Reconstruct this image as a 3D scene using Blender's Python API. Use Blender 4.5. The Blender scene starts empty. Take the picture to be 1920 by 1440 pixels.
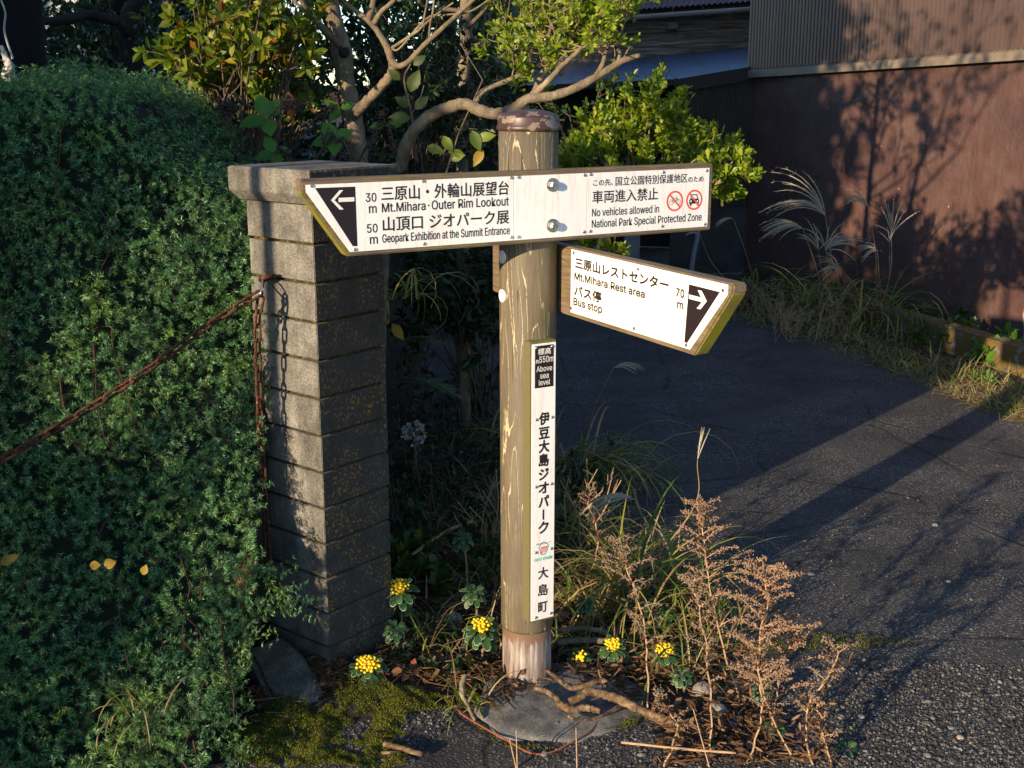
import bpy, bmesh, math, random
import numpy as np
from mathutils import Vector, Matrix, noise as mnoise

# ------------------------------------------------------------------ camera, sky, sun, exposure
R = math.radians
scene = bpy.context.scene
COL = scene.collection
FPX, PITCH, EYE = 2260.0, 0.2434, 1.6          # focal length in photo pixels, downward pitch, eye height
cam_d = bpy.data.cameras.new('camera')
cam_d.sensor_width = 36.0
cam_d.lens = FPX / 1920.0 * 36.0
cam_d.clip_start, cam_d.clip_end = 0.05, 2000.0
cam = bpy.data.objects.new('camera', cam_d)
cam.location = (0, 0, EYE)
cam.rotation_euler = (math.pi / 2 - PITCH, 0, 0)
COL.objects.link(cam)
scene.camera = cam

SUN_EL, SUN_OFF = 12.5, 40.0                    # elevation; degrees left of straight behind the camera
sh = Vector((-math.sin(R(SUN_OFF)), -math.cos(R(SUN_OFF)), 0))      # horizontal direction to the sun
sdir = (sh * math.cos(R(SUN_EL)) + Vector((0, 0, math.sin(R(SUN_EL))))).normalized()
world = bpy.data.worlds.new('World')
scene.world = world
world.use_nodes = True
wn = world.node_tree
sky = wn.nodes.new('ShaderNodeTexSky')
sky.sky_type = 'NISHITA'
sky.sun_disc = False
sky.sun_elevation = R(SUN_EL)
sky.sun_rotation = math.atan2(sdir.x, sdir.y)
sky.altitude = 550
sky.dust_density = 0.25
sky.ozone_density = 3.0
bg = wn.nodes['Background']
bg.inputs['Strength'].default_value = 0.14
wn.links.new(sky.outputs[0], bg.inputs['Color'])
sun_d = bpy.data.lights.new('sun', 'SUN')
sun_d.energy = 4.6
sun_d.angle = R(0.5)
sun_d.color = (1.0, 0.785, 0.52)
sun = bpy.data.objects.new('sun', sun_d)
sun.rotation_euler = (-sdir).to_track_quat('-Z', 'Y').to_euler()
sun.location = sdir * 30
COL.objects.link(sun)
scene.view_settings.view_transform = 'Standard'
scene.view_settings.look = 'None'
scene.view_settings.exposure = 1.08
scene.view_settings.gamma = 1.0
scene.view_settings.use_curve_mapping = False
scene.cycles.max_bounces = 6
scene.cycles.transparent_max_bounces = 8

# ------------------------------------------------------------------ helpers
rng = np.random.default_rng(7)
random.seed(7)
CP, SP = math.cos(PITCH), math.sin(PITCH)

def ray(px, py):
    a = (px - 960) / FPX; b = (720 - py) / FPX
    return Vector((a, CP + b * SP, -SP + b * CP))

def at(px, py, Y):
    """world point seen at a photo pixel, at distance Y in front of the viewer"""
    d = ray(px, py)
    return Vector((0, 0, EYE)) + d * (Y / d.y)

def gr(px, py, z=0.0):
    d = ray(px, py)
    return Vector((0, 0, EYE)) + d * ((z - EYE) / d.z)

def hit(px, py, Q, n):
    d = ray(px, py); o = Vector((0, 0, EYE))
    return o + d * ((Q - o).dot(n) / d.dot(n))

def sstep(x, a, b):
    t = min(1.0, max(0.0, (x - a) / (b - a)))
    return t * t * (3 - 2 * t)

def hz(x, y):
    """height of the ground"""
    bank = 1.1 * sstep(-x, 0.55, 1.0) * sstep(y, 3.25, 3.7)
    low = 0.07 * sstep(-x, 0.1, 0.5) * sstep(y, 2.75, 3.1)
    return bank + low * (1 - sstep(y, 4.0, 6.0))

def catmull(pts, n=6):
    P = [Vector(p) for p in pts]
    if len(P) < 3:
        return P
    P = [P[0] * 2 - P[1]] + P + [P[-1] * 2 - P[-2]]
    out = []
    for i in range(1, len(P) - 2):
        p0, p1, p2, p3 = P[i - 1], P[i], P[i + 1], P[i + 2]
        for k in range(n):
            t = k / n
            out.append(0.5 * ((2 * p1) + (p2 - p0) * t + (2 * p0 - 5 * p1 + 4 * p2 - p3) * t * t + (3 * p1 - p0 - 3 * p2 + p3) * t ** 3))
    out.append(P[-2])
    return out

class MB:
    """collects shapes that become ONE mesh object"""
    def __init__(s):
        s.v = []; s.f = []; s.n = 0
    def add(s, V, F):
        V = np.asarray(V, float)
        s.v.append(V); s.f += [tuple(i + s.n for i in f) for f in F]; s.n += len(V)
    def addnp(s, V, F):
        V = np.asarray(V, float); F = np.asarray(F) + s.n
        s.v.append(V); s.f += F.tolist(); s.n += len(V)
    def box(s, x0, x1, y0, y1, z0, z1, M=None):
        V = [(x0, y0, z0), (x1, y0, z0), (x1, y1, z0), (x0, y1, z0), (x0, y0, z1), (x1, y0, z1), (x1, y1, z1), (x0, y1, z1)]
        F = [(0, 3, 2, 1), (4, 5, 6, 7), (0, 1, 5, 4), (1, 2, 6, 5), (2, 3, 7, 6), (3, 0, 4, 7)]
        if M is not None:
            V = [M @ Vector(v) for v in V]
            if M.to_3x3().determinant() < 0: F = [f[::-1] for f in F]
        s.add(V, F)
    def bm(s, bm, M=None):
        bm.verts.index_update()
        V = [(M @ v.co) if M is not None else v.co.copy() for v in bm.verts]
        fl = -1 if M is not None and M.to_3x3().determinant() < 0 else 1
        s.add([tuple(v) for v in V], [tuple(v.index for v in f.verts)[::fl] for f in bm.faces])
        bm.free()
    def tube(s, pts, rad, sides=7, cap=True, rough=0.0):
        pts = [Vector(p) for p in pts]
        n = len(pts)
        if not hasattr(rad, '__len__'): rad = [rad] * n
        elif len(rad) != n:
            rad = list(np.interp(np.linspace(0, 1, n), np.linspace(0, 1, len(rad)), rad))
        V = []; up = None
        for i in range(n):
            t = (pts[min(i + 1, n - 1)] - pts[max(i - 1, 0)])
            if t.length < 1e-9: t = Vector((0, 0, 1))
            t.normalize()
            if up is None:
                up = Vector((1, 0, 0)) if abs(t.x) < 0.8 else Vector((0, 1, 0))
            up = (up - t * up.dot(t))
            if up.length < 1e-6: up = t.orthogonal()
            up.normalize(); w = t.cross(up)
            for k in range(sides):
                a = 2 * math.pi * k / sides
                r = rad[i] * (1 + rough * (random.random() - 0.5) * 2)
                V.append(pts[i] + (up * math.cos(a) + w * math.sin(a)) * r)
        F = []
        for i in range(n - 1):
            for k in range(sides):
                a = i * sides + k; b = i * sides + (k + 1) % sides
                F.append((a, b, b + sides, a + sides))
        if cap:
            F.append(tuple(range(sides - 1, -1, -1))); F.append(tuple(range((n - 1) * sides, n * sides)))
        s.add([tuple(v) for v in V], F)
    def lathe(s, prof, c, seg=32):
        V = []; F = []
        for r, z in prof:
            for k in range(seg):
                a = 2 * math.pi * k / seg
                V.append((c[0] + r * math.cos(a), c[1] + r * math.sin(a), c[2] + z))
        for i in range(len(prof) - 1):
            for k in range(seg):
                a = i * seg + k; b = i * seg + (k + 1) % seg
                F.append((a, b, b + seg, a + seg))
        F.append(tuple(range(seg - 1, -1, -1))); F.append(tuple(range((len(prof) - 1) * seg, len(prof) * seg)))
        s.add(V, F)
    def strip(s, pts, w, side=None, fold=0.25):
        """a grass blade: folded ribbon that tapers to its tip"""
        pts = [Vector(p) for p in pts]; n = len(pts); V = []
        for i in range(n):
            t = (pts[min(i + 1, n - 1)] - pts[max(i - 1, 0)]).normalized()
            sd = side if side is not None else Vector((0, 0, 1)).cross(t)
            if sd.length < 1e-4: sd = Vector((1, 0, 0))
            sd = (sd - t * sd.dot(t)).normalized(); up = t.cross(sd)
            q = i / (n - 1)
            ww = w * (min(1, 0.55 + q * 2.2)) * (1 - q ** 2.2) + 0.0002
            V += [pts[i] - sd * ww / 2 + up * ww * fold, pts[i], pts[i] + sd * ww / 2 + up * ww * fold]
        F = []
        for i in range(n - 1):
            a = i * 3
            F += [(a, a + 1, a + 4, a + 3), (a + 1, a + 2, a + 5, a + 4)]
        s.add([tuple(v) for v in V], F)
    def leaves(s, P, D, N, L, W, tmpl='oval'):
        P = np.asarray(P, float); m = len(P)
        if m == 0: return
        D = np.asarray(D, float); D = D / (np.linalg.norm(D, axis=1, keepdims=True) + 1e-9)
        N = np.asarray(N, float); N = N - D * (N * D).sum(1, keepdims=True)
        N = N / (np.linalg.norm(N, axis=1, keepdims=True) + 1e-9)
        B = np.cross(N, D)
        L = np.broadcast_to(np.asarray(L, float), (m,)); W = np.broadcast_to(np.asarray(W, float), (m,))
        T, F = TMPL[tmpl]
        V = P[:, None, :] + D[:, None, :] * (T[None, :, 0:1] * L[:, None, None]) + B[:, None, :] * (T[None, :, 1:2] * W[:, None, None]) + N[:, None, :] * (T[None, :, 2:3] * W[:, None, None])
        k = len(T)
        FF = (np.arange(m)[:, None, None] * k + F[None]).reshape(-1, F.shape[1])
        s.addnp(V.reshape(-1, 3), FF)
    def build(s, name, mat, parent=None, M=None, smooth=False):
        V = np.concatenate(s.v) if s.v else np.zeros((0, 3))
        me = bpy.data.meshes.new(name)
        me.vertices.add(len(V)); me.vertices.foreach_set('co', V.ravel())
        tot = np.array([len(f) for f in s.f], dtype=np.int32)
        start = np.concatenate([[0], np.cumsum(tot)[:-1]]).astype(np.int32) if len(tot) else tot
        me.loops.add(int(tot.sum())); me.loops.foreach_set('vertex_index', np.concatenate([np.asarray(f, dtype=np.int32) for f in s.f]) if s.f else [])
        me.polygons.add(len(tot)); me.polygons.foreach_set('loop_start', start); me.polygons.foreach_set('loop_total', tot)
        me.polygons.foreach_set('use_smooth', np.full(len(tot), bool(smooth)))
        me.update(calc_edges=True); me.validate()
        me.materials.append(mat)
        return link(name, me, parent, M)

TMPL = {
    'oval': (np.array([(0, 0, 0), (.3, .42, .1), (.68, .45, .08), (1, 0, -.1), (.68, -.45, .08), (.3, -.42, .1)]), np.array([(0, 3, 2, 1), (0, 5, 4, 3)])),
    'spat': (np.array([(0, 0, 0), (.45, .26, .06), (.8, .48, .06), (1, 0, .0), (.8, -.48, .06), (.45, -.26, .06)]), np.array([(0, 3, 2, 1), (0, 5, 4, 3)])),
    'needle': (np.array([(0, 0, 0), (.35, .5, 0), (1, 0, 0), (.35, -.5, 0)]), np.array([(0, 3, 2, 1)])),
    'lance': (np.array([(0, 0, 0), (.3, .5, .15), (1, 0, -.25), (.3, -.5, .15)]), np.array([(0, 2, 1, 1), (0, 3, 2, 2)])[:, :3]),
}

def link(name, me, parent=None, M=None):
    o = bpy.data.objects.new(name, me)
    COL.objects.link(o)
    if M is not None: o.matrix_world = M
    if parent is not None:
        o.parent = parent
        o.matrix_parent_inverse = Matrix.Translation(-ORG[parent])
    return o

ORG = {}
def parent_of(o, p):
    """parent a part of a part, keeping it where it stands"""
    o.parent = p
    o.matrix_parent_inverse = MW(p).inverted()
def MW(p):
    if p.parent is None: return p.matrix_basis.copy()
    return MW(p.parent) @ p.matrix_parent_inverse @ p.matrix_basis

def thing(name, label, cat, loc=(0, 0, 0), group=None):
    o = bpy.data.objects.new(name, None)
    o.empty_display_size = 0.1
    COL.objects.link(o)
    o.location = loc
    ORG[o] = Vector(loc)
    return tag(o, label, cat, group)

def tag(o, label, cat, group=None, kind=None):
    o['label'] = label; o['category'] = cat
    if group: o['group'] = group
    if kind: o['kind'] = kind
    return o

def struct(o):
    o['kind'] = 'structure'
    return o

def sub(mb, name, mat, part, smooth=False, M=None):
    """build a sub-part under a part"""
    o = mb.build(name, mat, None, M, smooth)
    parent_of(o, part)
    return o

def uvec(n, zbias=0.0):
    v = rng.normal(size=(n, 3)); v[:, 2] += zbias
    return v / np.linalg.norm(v, axis=1, keepdims=True)

# ------------------------------------------------------------------ materials
class NT:
    def __init__(s, name):
        s.m = bpy.data.materials.new(name); s.m.use_nodes = True
        s.t = s.m.node_tree; s.b = s.t.nodes['Principled BSDF']; s.out = s.t.nodes['Material Output']
        s.b.inputs['Specular IOR Level'].default_value = 0.35
        s._co = None
    def node(s, typ, **kw):
        n = s.t.nodes.new(typ)
        for k, v in kw.items(): setattr(n, k, v)
        return n
    def link(s, a, b): s.t.links.new(a, b)
    def co(s, sc=(1, 1, 1), kind='Object'):
        tc = s.node('ShaderNodeTexCoord'); mp = s.node('ShaderNodeMapping')
        mp.inputs['Scale'].default_value = sc
        if kind == 'Position':
            g = s.node('ShaderNodeNewGeometry'); s.link(g.outputs['Position'], mp.inputs['Vector'])
        else: s.link(tc.outputs[kind], mp.inputs['Vector'])
        return mp.outputs[0]
    def noise(s, scale, co=None, detail=5, rough=.6, dist=0.0, out=0):
        n = s.node('ShaderNodeTexNoise'); n.inputs['Scale'].default_value = scale
        n.inputs['Detail'].default_value = detail; n.inputs['Roughness'].default_value = rough; n.inputs['Distortion'].default_value = dist
        if co is not None: s.link(co, n.inputs['Vector'])
        return n.outputs[out]
    def voro(s, scale, co=None, feature='F1', out='Distance', rand=1.0):
        n = s.node('ShaderNodeTexVoronoi'); n.feature = feature; n.inputs['Scale'].default_value = scale
        n.inputs['Randomness'].default_value = rand
        if co is not None: s.link(co, n.inputs['Vector'])
        return n.outputs[out]
    def ramp(s, fac, stops, interp='LINEAR'):
        r = s.node('ShaderNodeValToRGB'); r.color_ramp.interpolation = interp
        e = r.color_ramp.elements
        while len(e) < len(stops): e.new(0.5)
        for i, (p, c) in enumerate(stops):
            e[i].position = p
            e[i].color = (c, c, c, 1) if not hasattr(c, '__len__') else (*c, 1)
        s.link(fac, r.inputs['Fac'])
        return r.outputs['Color']
    def mix(s, fac, a, b, mode='MIX'):
        n = s.node('ShaderNodeMix', data_type='RGBA', blend_type=mode)
        for sock, v in ((n.inputs[0], fac), (n.inputs[6], a), (n.inputs[7], b)):
            if isinstance(v, (int, float)): sock.default_value = v
            elif isinstance(v, tuple): sock.default_value = (*v, 1)
            else: s.link(v, sock)
        return n.outputs[2]
    def math(s, op, a, b=0.0, c=None):
        n = s.node('ShaderNodeMath', operation=op)
        for i, v in enumerate((a, b) if c is None else (a, b, c)):
            if isinstance(v, (int, float)): n.inputs[i].default_value = v
            else: s.link(v, n.inputs[i])
        return n.outputs[0]
    def island(s):
        return s.node('ShaderNodeNewGeometry').outputs['Random Per Island']
    def sep(s, v):
        n = s.node('ShaderNodeSeparateXYZ'); s.link(v, n.inputs[0]); return n.outputs
    def bump(s, h, strength=.4, dist=.003, prev=None):
        n = s.node('ShaderNodeBump'); n.inputs['Strength'].default_value = strength; n.inputs['Distance'].default_value = dist
        s.link(h, n.inputs['Height'])
        if prev is not None: s.link(prev, n.inputs['Normal'])
        s.link(n.outputs[0], s.b.inputs['Normal'])
        return n.outputs[0]
    def done(s, col=None, rough=.7, metal=0.0, spec=None):
        if col is not None:
            if isinstance(col, tuple): s.b.inputs['Base Color'].default_value = (*col, 1)
            else: s.link(col, s.b.inputs['Base Color'])
        if isinstance(rough, (int, float)): s.b.inputs['Roughness'].default_value = rough
        else: s.link(rough, s.b.inputs['Roughness'])
        s.b.inputs['Metallic'].default_value = metal
        if spec is not None: s.b.inputs['Specular IOR Level'].default_value = spec
        return s.m

def leafmat(name, stops, rough=.45, trans=.35, clump=6.0, tint=(.6, .75, .35), spec=.4, spots=None):
    n = NT(name)
    c = n.ramp(n.island(), stops)
    if clump:
        k = n.ramp(n.noise(clump, n.co(kind='Position'), 3), [(.3, .75), (.7, 1.25)])
        c = n.mix(1.0, c, k, 'MULTIPLY')
    if spots:
        v = n.ramp(n.noise(120, n.co(kind='Position'), 2), [(.6, 0.0), (.68, 1.0)])
        c = n.mix(v, c, spots)
    n.done(c, rough, spec=spec)
    tr = n.node('ShaderNodeBsdfTranslucent'); mx = n.node('ShaderNodeMixShader')
    tc = n.mix(1.0, c, tuple(1.6 * t for t in tint), 'MULTIPLY')
    n.link(tc, tr.inputs['Color'])
    mx.inputs[0].default_value = trans
    n.link(n.b.outputs[0], mx.inputs[1]); n.link(tr.outputs[0], mx.inputs[2]); n.link(mx.outputs[0], n.out.inputs['Surface'])
    return n.m

def plain(name, col, rough=.6, metal=0.0, var=.15, scale=40, bump=0.0):
    n = NT(name)
    k = n.ramp(n.noise(scale, n.co(kind='Position')), [(.3, 1 - var), (.7, 1 + var)])
    c = n.mix(1.0, col, k, 'MULTIPLY')
    if bump: n.bump(n.noise(scale * 3, n.co(kind='Position')), .5, bump)
    return n.done(c, rough, metal)

# ------------------------------------------------------------------ ground, road, footing
def m_soil():
    n = NT('soil')
    c = n.ramp(n.noise(9, n.co(kind='Position')), [(.3, (.014, .011, .008)), (.55, (.03, .022, .015)), (.75, (.05, .036, .024))])
    n.bump(n.noise(60, n.co(kind='Position'), 8), .9, .02)
    return n.done(c, .95)

def m_asphalt():
    n = NT('asphalt')
    co = n.co(kind='Position')
    v = n.voro(95, co, out='Color'); d = n.voro(95, co)
    v2 = n.voro(210, co, out='Color')
    base = n.ramp(n.noise(3.0, co, 6), [(.3, (.018, .018, .021)), (.5, (.034, .033, .035)), (.72, (.062, .058, .055))])
    st = n.ramp(n.sep(v)[0], [(.0, 0.0), (.5, .03), (.66, .3), (.85, .75), (1, 1.0)])
    wear = n.ramp(n.noise(2.2, co, 4), [(.35, .15), (.65, 1.0)])
    dm = n.ramp(d, [(.15, 1.0), (.42, 0.0)])
    fac = n.math('MULTIPLY', n.math('MULTIPLY', n.sep(st)[0], n.sep(wear)[0]), n.sep(dm)[0])
    c = n.mix(fac, base, (.46, .45, .42))
    st2 = n.ramp(n.sep(v2)[1], [(.76, 0.0), (.9, .7)])
    c = n.mix(n.math('MULTIPLY', n.sep(st2)[0], n.sep(wear)[0]), c, (.24, .235, .22))
    # cracks with moss
    co2 = n.co(kind='Position')
    cr = n.voro(1.15, n.mix(.06, co2, n.noise(7, co2, 4, out=1)), feature='DISTANCE_TO_EDGE')
    crm = n.ramp(cr, [(.004, 1.0), (.012, 0.0)])
    c = n.mix(n.math('MULTIPLY', n.sep(crm)[0], n.sep(n.ramp(n.noise(4, co, 2), [(.45, 0.), (.6, .9)]))[0]), c, (.006, .006, .005))
    gm = n.ramp(n.noise(5, co, 6), [(.62, 0.0), (.72, .55)])
    c = n.mix(n.math('MULTIPLY', n.sep(gm)[0], n.sep(n.ramp(n.noise(60, co, 3), [(.5, 0.), (.6, .8)]))[0]), c, (.045, .05, .008))
    hgt = n.math('ADD', n.math('MULTIPLY', n.sep(n.ramp(d, [(.0, 1.0), (.5, 0.0)]))[0], .8), n.noise(160, co, 4))
    hgt = n.math('SUBTRACT', hgt, n.math('MULTIPLY', n.sep(crm)[0], .8))
    b = n.bump(n.noise(6, co, 5), .35, .02)
    n.bump(hgt, .9, .007, b)
    return n.done(c, n.ramp(fac, [(0, .75), (1, .5)]), spec=.4)

def m_concrete(name, c0, c1, lichen=None, speck=1.0, edge=None):
    n = NT(name)
    co = n.co(kind='Position')
    c = n.ramp(n.noise(14, co, 7), [(.3, c0), (.7, c1)])
    sp = n.ramp(n.voro(330, co, out='Color'), [(.2, .55), (.6, 1.0), (.9, 1.5)])
    c = n.mix(.75 * speck, c, n.mix(1.0, c, sp, 'MULTIPLY'))
    st = n.ramp(n.noise(3.0, n.co((6, 6, 1.0), 'Position'), 5), [(.35, .42), (.62, 1.0)])
    c = n.mix(.8, c, n.mix(1.0, c, st, 'MULTIPLY'))
    pit = n.ramp(n.noise(190, co, 2), [(.27, 0.0), (.33, 1.0)])
    c = n.mix(1.0, c, n.mix(.5, pit, (1., 1., 1.)), 'MULTIPLY')
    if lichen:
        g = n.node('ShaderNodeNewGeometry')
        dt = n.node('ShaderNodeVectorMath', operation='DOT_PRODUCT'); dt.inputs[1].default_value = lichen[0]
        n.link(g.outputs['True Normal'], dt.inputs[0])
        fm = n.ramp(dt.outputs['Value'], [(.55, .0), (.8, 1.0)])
        a = n.ramp(n.noise(125, co, 4, .6), [(.565, 0.0), (.60, 1.0)])
        big = n.ramp(n.noise(7, co, 3), [(.36, 0.0), (.56, 1.0)])
        lf = n.math('MULTIPLY', n.sep(a)[0], n.math('MULTIPLY', n.sep(fm)[0], n.sep(big)[0]))
        lc = n.ramp(n.noise(90, co, 2), [(.35, (.20, .09, .008)), (.6, (.36, .18, .016))])
        c = n.mix(lf, c, lc)
        # thin dark algae film on this face, darkened further to deepen its shade
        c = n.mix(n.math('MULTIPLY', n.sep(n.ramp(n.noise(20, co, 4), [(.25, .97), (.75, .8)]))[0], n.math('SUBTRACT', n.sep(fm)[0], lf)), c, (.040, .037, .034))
    h = n.math('ADD', n.noise(300, co, 4), n.math('MULTIPLY', n.sep(pit)[0], .7))
    n.bump(h, .10, .0006)
    return n.done(c, .92, spec=.2)

M_SOIL, M_ASPH = m_soil(), m_asphalt()

def fine(a0, a1, step, far):
    c = list(np.arange(a0, a1 + 1e-6, step)); k = step
    lo, hi = [], []
    x = a1
    while x < far: k *= 1.5; x += k; hi.append(x)
    k = step; x = a0
    while x > -far: k *= 1.5; x -= k; lo.append(x)
    return np.array(lo[::-1] + c + hi)

xs, ys = fine(-3.5, 3.5, .09, 700), fine(0, 8.0, .09, 700)
mb = MB()
X, Y = np.meshgrid(xs, ys)
Z = np.array([[hz(x, y) + (.02 * mnoise.noise((x * 3, y * 3, 0)) if hz(x, y) > .01 else 0) for x in xs] for y in ys]) - .006
nx = len(xs)
idx = (np.arange(len(ys) - 1)[:, None] * nx + np.arange(nx - 1)[None]).ravel()
mb.addnp(np.stack([X, Y, Z], -1).reshape(-1, 3), np.stack([idx, idx + 1, idx + nx + 1, idx + nx], 1))
struct(mb.build('ground', M_SOIL, smooth=True))

road_out = [(-3, -2), (5.5, -2), (6.5, 2.0)] + [tuple(gr(*p)[:2]) for p in ((2150, 790), (1950, 748), (1760, 705), (1600, 655), (1450, 610), (1380, 588))] + \
    [(1.2, 9.6), (-.2, 10.4), (-3.5, 11), (-3.5, 8.0), (-1.2, 6.8), (-.35, 5.6), (.1, 4.6), (.28, 3.8), (.30, 3.3), (.15, 3.0), (-.1, 2.93), (-.3, 2.9), (-.52, 2.8), (-.7, 2.62), (-3, 2.3)]
mb = MB()
mb.add([(x, y, 0.0) for x, y in road_out], [tuple(range(len(road_out)))])
struct(mb.build('road', M_ASPH))

# concrete footing around the post
M_CONC_OLD = m_concrete('weathered_concrete', (.075, .076, .075), (.26, .25, .23))
foot_px = [(893, 1335), (900, 1300), (925, 1272), (965, 1255), (1020, 1247), (1080, 1248), (1150, 1262), (1215, 1298), (1205, 1340), (1150, 1372), (1090, 1390), (1030, 1398), (965, 1392), (915, 1368)]
mb = MB()
ring = catmull([gr(*p) for p in foot_px + foot_px[:1]], 5)[:-1]
cen = Vector((.045, 3.0, 0))
V = []
prof = [(1.0, -.02), (.985, .006), (.93, .011), (.6, .017), (.3, .02)]
for q, z in prof:
    for i, p in enumerate(ring):
        w = 1 + .10 * mnoise.noise((p.x * 11, p.y * 11, 0)) + .04 * mnoise.noise((p.x * 40, p.y * 40, q))
        V.append((cen.x + (p.x - cen.x) * q * w, cen.y + (p.y - cen.y) * q * w, z + .006 * mnoise.noise((p.x * 9, p.y * 9, 5 * q))))
k = len(ring); F = []
for i in range(len(prof) - 1):
    for j in range(k): F.append((i * k + j, i * k + (j + 1) % k, (i + 1) * k + (j + 1) % k, (i + 1) * k + j))
F.append(tuple(range((len(prof) - 1) * k, len(prof) * k)))
mb.add(V, F)
tag(mb.build('concrete_footing', M_CONC_OLD, smooth=True), 'low round concrete footing on the asphalt at the foot of the signpost', 'footing')

# broken slab of concrete leaning at the foot of the pillar
bm = bmesh.new()
top = [(-.72, 3.0, .12), (-.62, 3.04, .14), (-.535, 2.96, .085), (-.50, 2.90, .045), (-.54, 2.865, .03), (-.64, 2.88, .04)]
tv = [bm.verts.new(p) for p in top]; bv = [bm.verts.new((p[0] * 1.01, p[1], -.03)) for p in top]
bm.faces.new(tv[::-1]); bm.faces.new(bv)
for i in range(6): bm.faces.new((tv[i], tv[(i + 1) % 6], bv[(i + 1) % 6], bv[i]))
bmesh.ops.recalc_face_normals(bm, faces=bm.faces)
bmesh.ops.bevel(bm, geom=list(bm.edges), offset=.012, segments=2, affect='EDGES')
bmesh.ops.subdivide_edges(bm, edges=list(bm.edges), cuts=2, use_grid_fill=True)
for v in bm.verts: v.co += Vector((mnoise.noise(v.co * 22), mnoise.noise(v.co * 22 + Vector((9, 0, 0))), mnoise.noise(v.co * 25 + Vector((0, 9, 0))))) * .010
mb = MB(); mb.bm(bm)
tag(mb.build('concrete_slab', m_concrete('mossy_concrete', (.045, .048, .035), (.13, .125, .115))), 'sloping grey concrete lump half buried at the left foot of the pillar', 'concrete lump')

# ------------------------------------------------------------------ block pillar
YAW = .68
PC = Vector((-.497, 3.01, 0)); LA = Vector((-math.cos(YAW), math.sin(YAW), 0)); RA = Vector((math.sin(YAW), math.cos(YAW), 0))
PW, PD = .252, .245
PM = Matrix(((LA.x, RA.x, 0, PC.x), (LA.y, RA.y, 0, PC.y), (0, 0, 1, 0), (0, 0, 0, 1)))   # x along left face, y along right face
NR = Vector((math.cos(YAW), -math.sin(YAW), 0))
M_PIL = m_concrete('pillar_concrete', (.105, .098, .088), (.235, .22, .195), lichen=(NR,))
n = NT('mossy_mortar')
M_MORT = n.done(n.ramp(n.noise(70, n.co(kind='Position')), [(.4, (.018, .014, .005)), (.58, (.06, .045, .008)), (.72, (.18, .13, .016))]), .95)

pil = thing('concrete_pillar', 'square gatepost of stacked grey concrete courses with a flat cap, left of the signpost', 'pillar', tuple(PC + LA * .12 + RA * .12))
mb = MB()
def bevbox(x0, x1, y0, y1, z0, z1, bev, seg=2):
    bm = bmesh.new()
    bmesh.ops.create_cube(bm, size=1)
    for v in bm.verts:
        v.co = Vector((x0 if v.co.x < 0 else x1, y0 if v.co.y < 0 else y1, z0 if v.co.z < 0 else z1))
    bmesh.ops.bevel(bm, geom=list(bm.edges), offset=bev, segments=seg, affect='EDGES')
    return bm
zj = [-.1] + [.012 + .1 * i for i in range(14)]
for z0, z1 in zip(zj[:-1], zj[1:]):
    j = [random.uniform(-.0012, .0012) for _ in range(4)]
    mb.bm(bevbox(0 + j[0], PW + j[1], 0 + j[2], PD + j[3], z0 + .0042, z1 - .0042, .0018), PM)
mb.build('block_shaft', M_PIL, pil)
mb = MB(); mb.box(.011, PW - .011, .011, PD - .011, -.1, 1.31, PM)
mb.build('mortar_joint', M_MORT, pil)
# cap: square slab with a chamfered lower edge
ov = .031; mb = MB(); bm = bmesh.new()
lay = [(.012, 1.312), (ov - .003, 1.332), (ov, 1.337), (ov, 1.392), (ov - .004, 1.397)]
V = []
for o_, z in lay:
    V.append([bm.verts.new((-o_, -o_, z)), bm.verts.new((PW + o_, -o_, z)), bm.verts.new((PW + o_, PD + o_, z)), bm.verts.new((-o_, PD + o_, z))])
bm.faces.new(V[0][::-1]); bm.faces.new(V[-1])
for a, b in zip(V[:-1], V[1:]):
    for i in range(4): bm.faces.new((a[i], a[(i + 1) % 4], b[(i + 1) % 4], b[i]))
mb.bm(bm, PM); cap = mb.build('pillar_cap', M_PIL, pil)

n = NT('rust')
c = n.ramp(n.noise(90, n.co(kind='Position'), 6), [(.3, (.018, .008, .006)), (.5, (.06, .02, .011)), (.64, (.13, .045, .018)), (.74, (.30, .24, .18))])
n.bump(n.noise(420, n.co(kind='Position')), .9, .002)
M_RUST = n.done(c, .85)
EYEP = PC + LA * .148 + Vector((0, 0, 1.117)) - NR.cross(Vector((0, 0, 1))) * 0
NL = Vector((-math.sin(YAW), -math.cos(YAW), 0))
mb = MB()
cc = EYEP + NL * .03
pts = [cc + NL * (.018 * math.cos(a)) + (LA * .8 + Vector((0, 0, -.35))) * (.020 * math.sin(a)) for a in np.linspace(0, 2 * math.pi, 19)]
mb.tube(pts, .0058, 8, False); mb.tube([EYEP - NL * .02, EYEP + NL * .014], .0065, 8)
mb.tube([cc + LA * .012 + Vector((0, 0, -.004)), cc + LA * .016 + NL * .004 + Vector((0, 0, -.026))], .0035, 6)
mb.build('eye_bolt', M_RUST, pil, smooth=True)

# ------------------------------------------------------------------ carabiner and chains
M_STEEL = plain('galvanised_steel', (.62, .64, .68), .32, .9, .08, 200)
CH0 = at(489, 548, 3.02)
ctop = cc + LA * .018 + Vector((0, 0, -.006))
ax = (CH0 - ctop); L_ = ax.length; ax.normalize(); sd = ax.cross(NL).normalized()
mb = MB()
q = [(0, 0), (.3, -.010), (.75, -.009), (1.02, -.002), (1.06, .006), (.98, .012), (.6, .013), (.2, .011), (0, .006)]
loop = catmull([ctop + ax * (u * L_) + sd * w for u, w in q] + [ctop], 4)
mb.tube(loop[:-6], .0026, 8); mb.tube(loop[-8:], .0026, 8)
tag(mb.build('carabiner', M_STEEL, smooth=True), 'bright silver carabiner hooked between the pillar ring and the rusty chains', 'carabiner')

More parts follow.
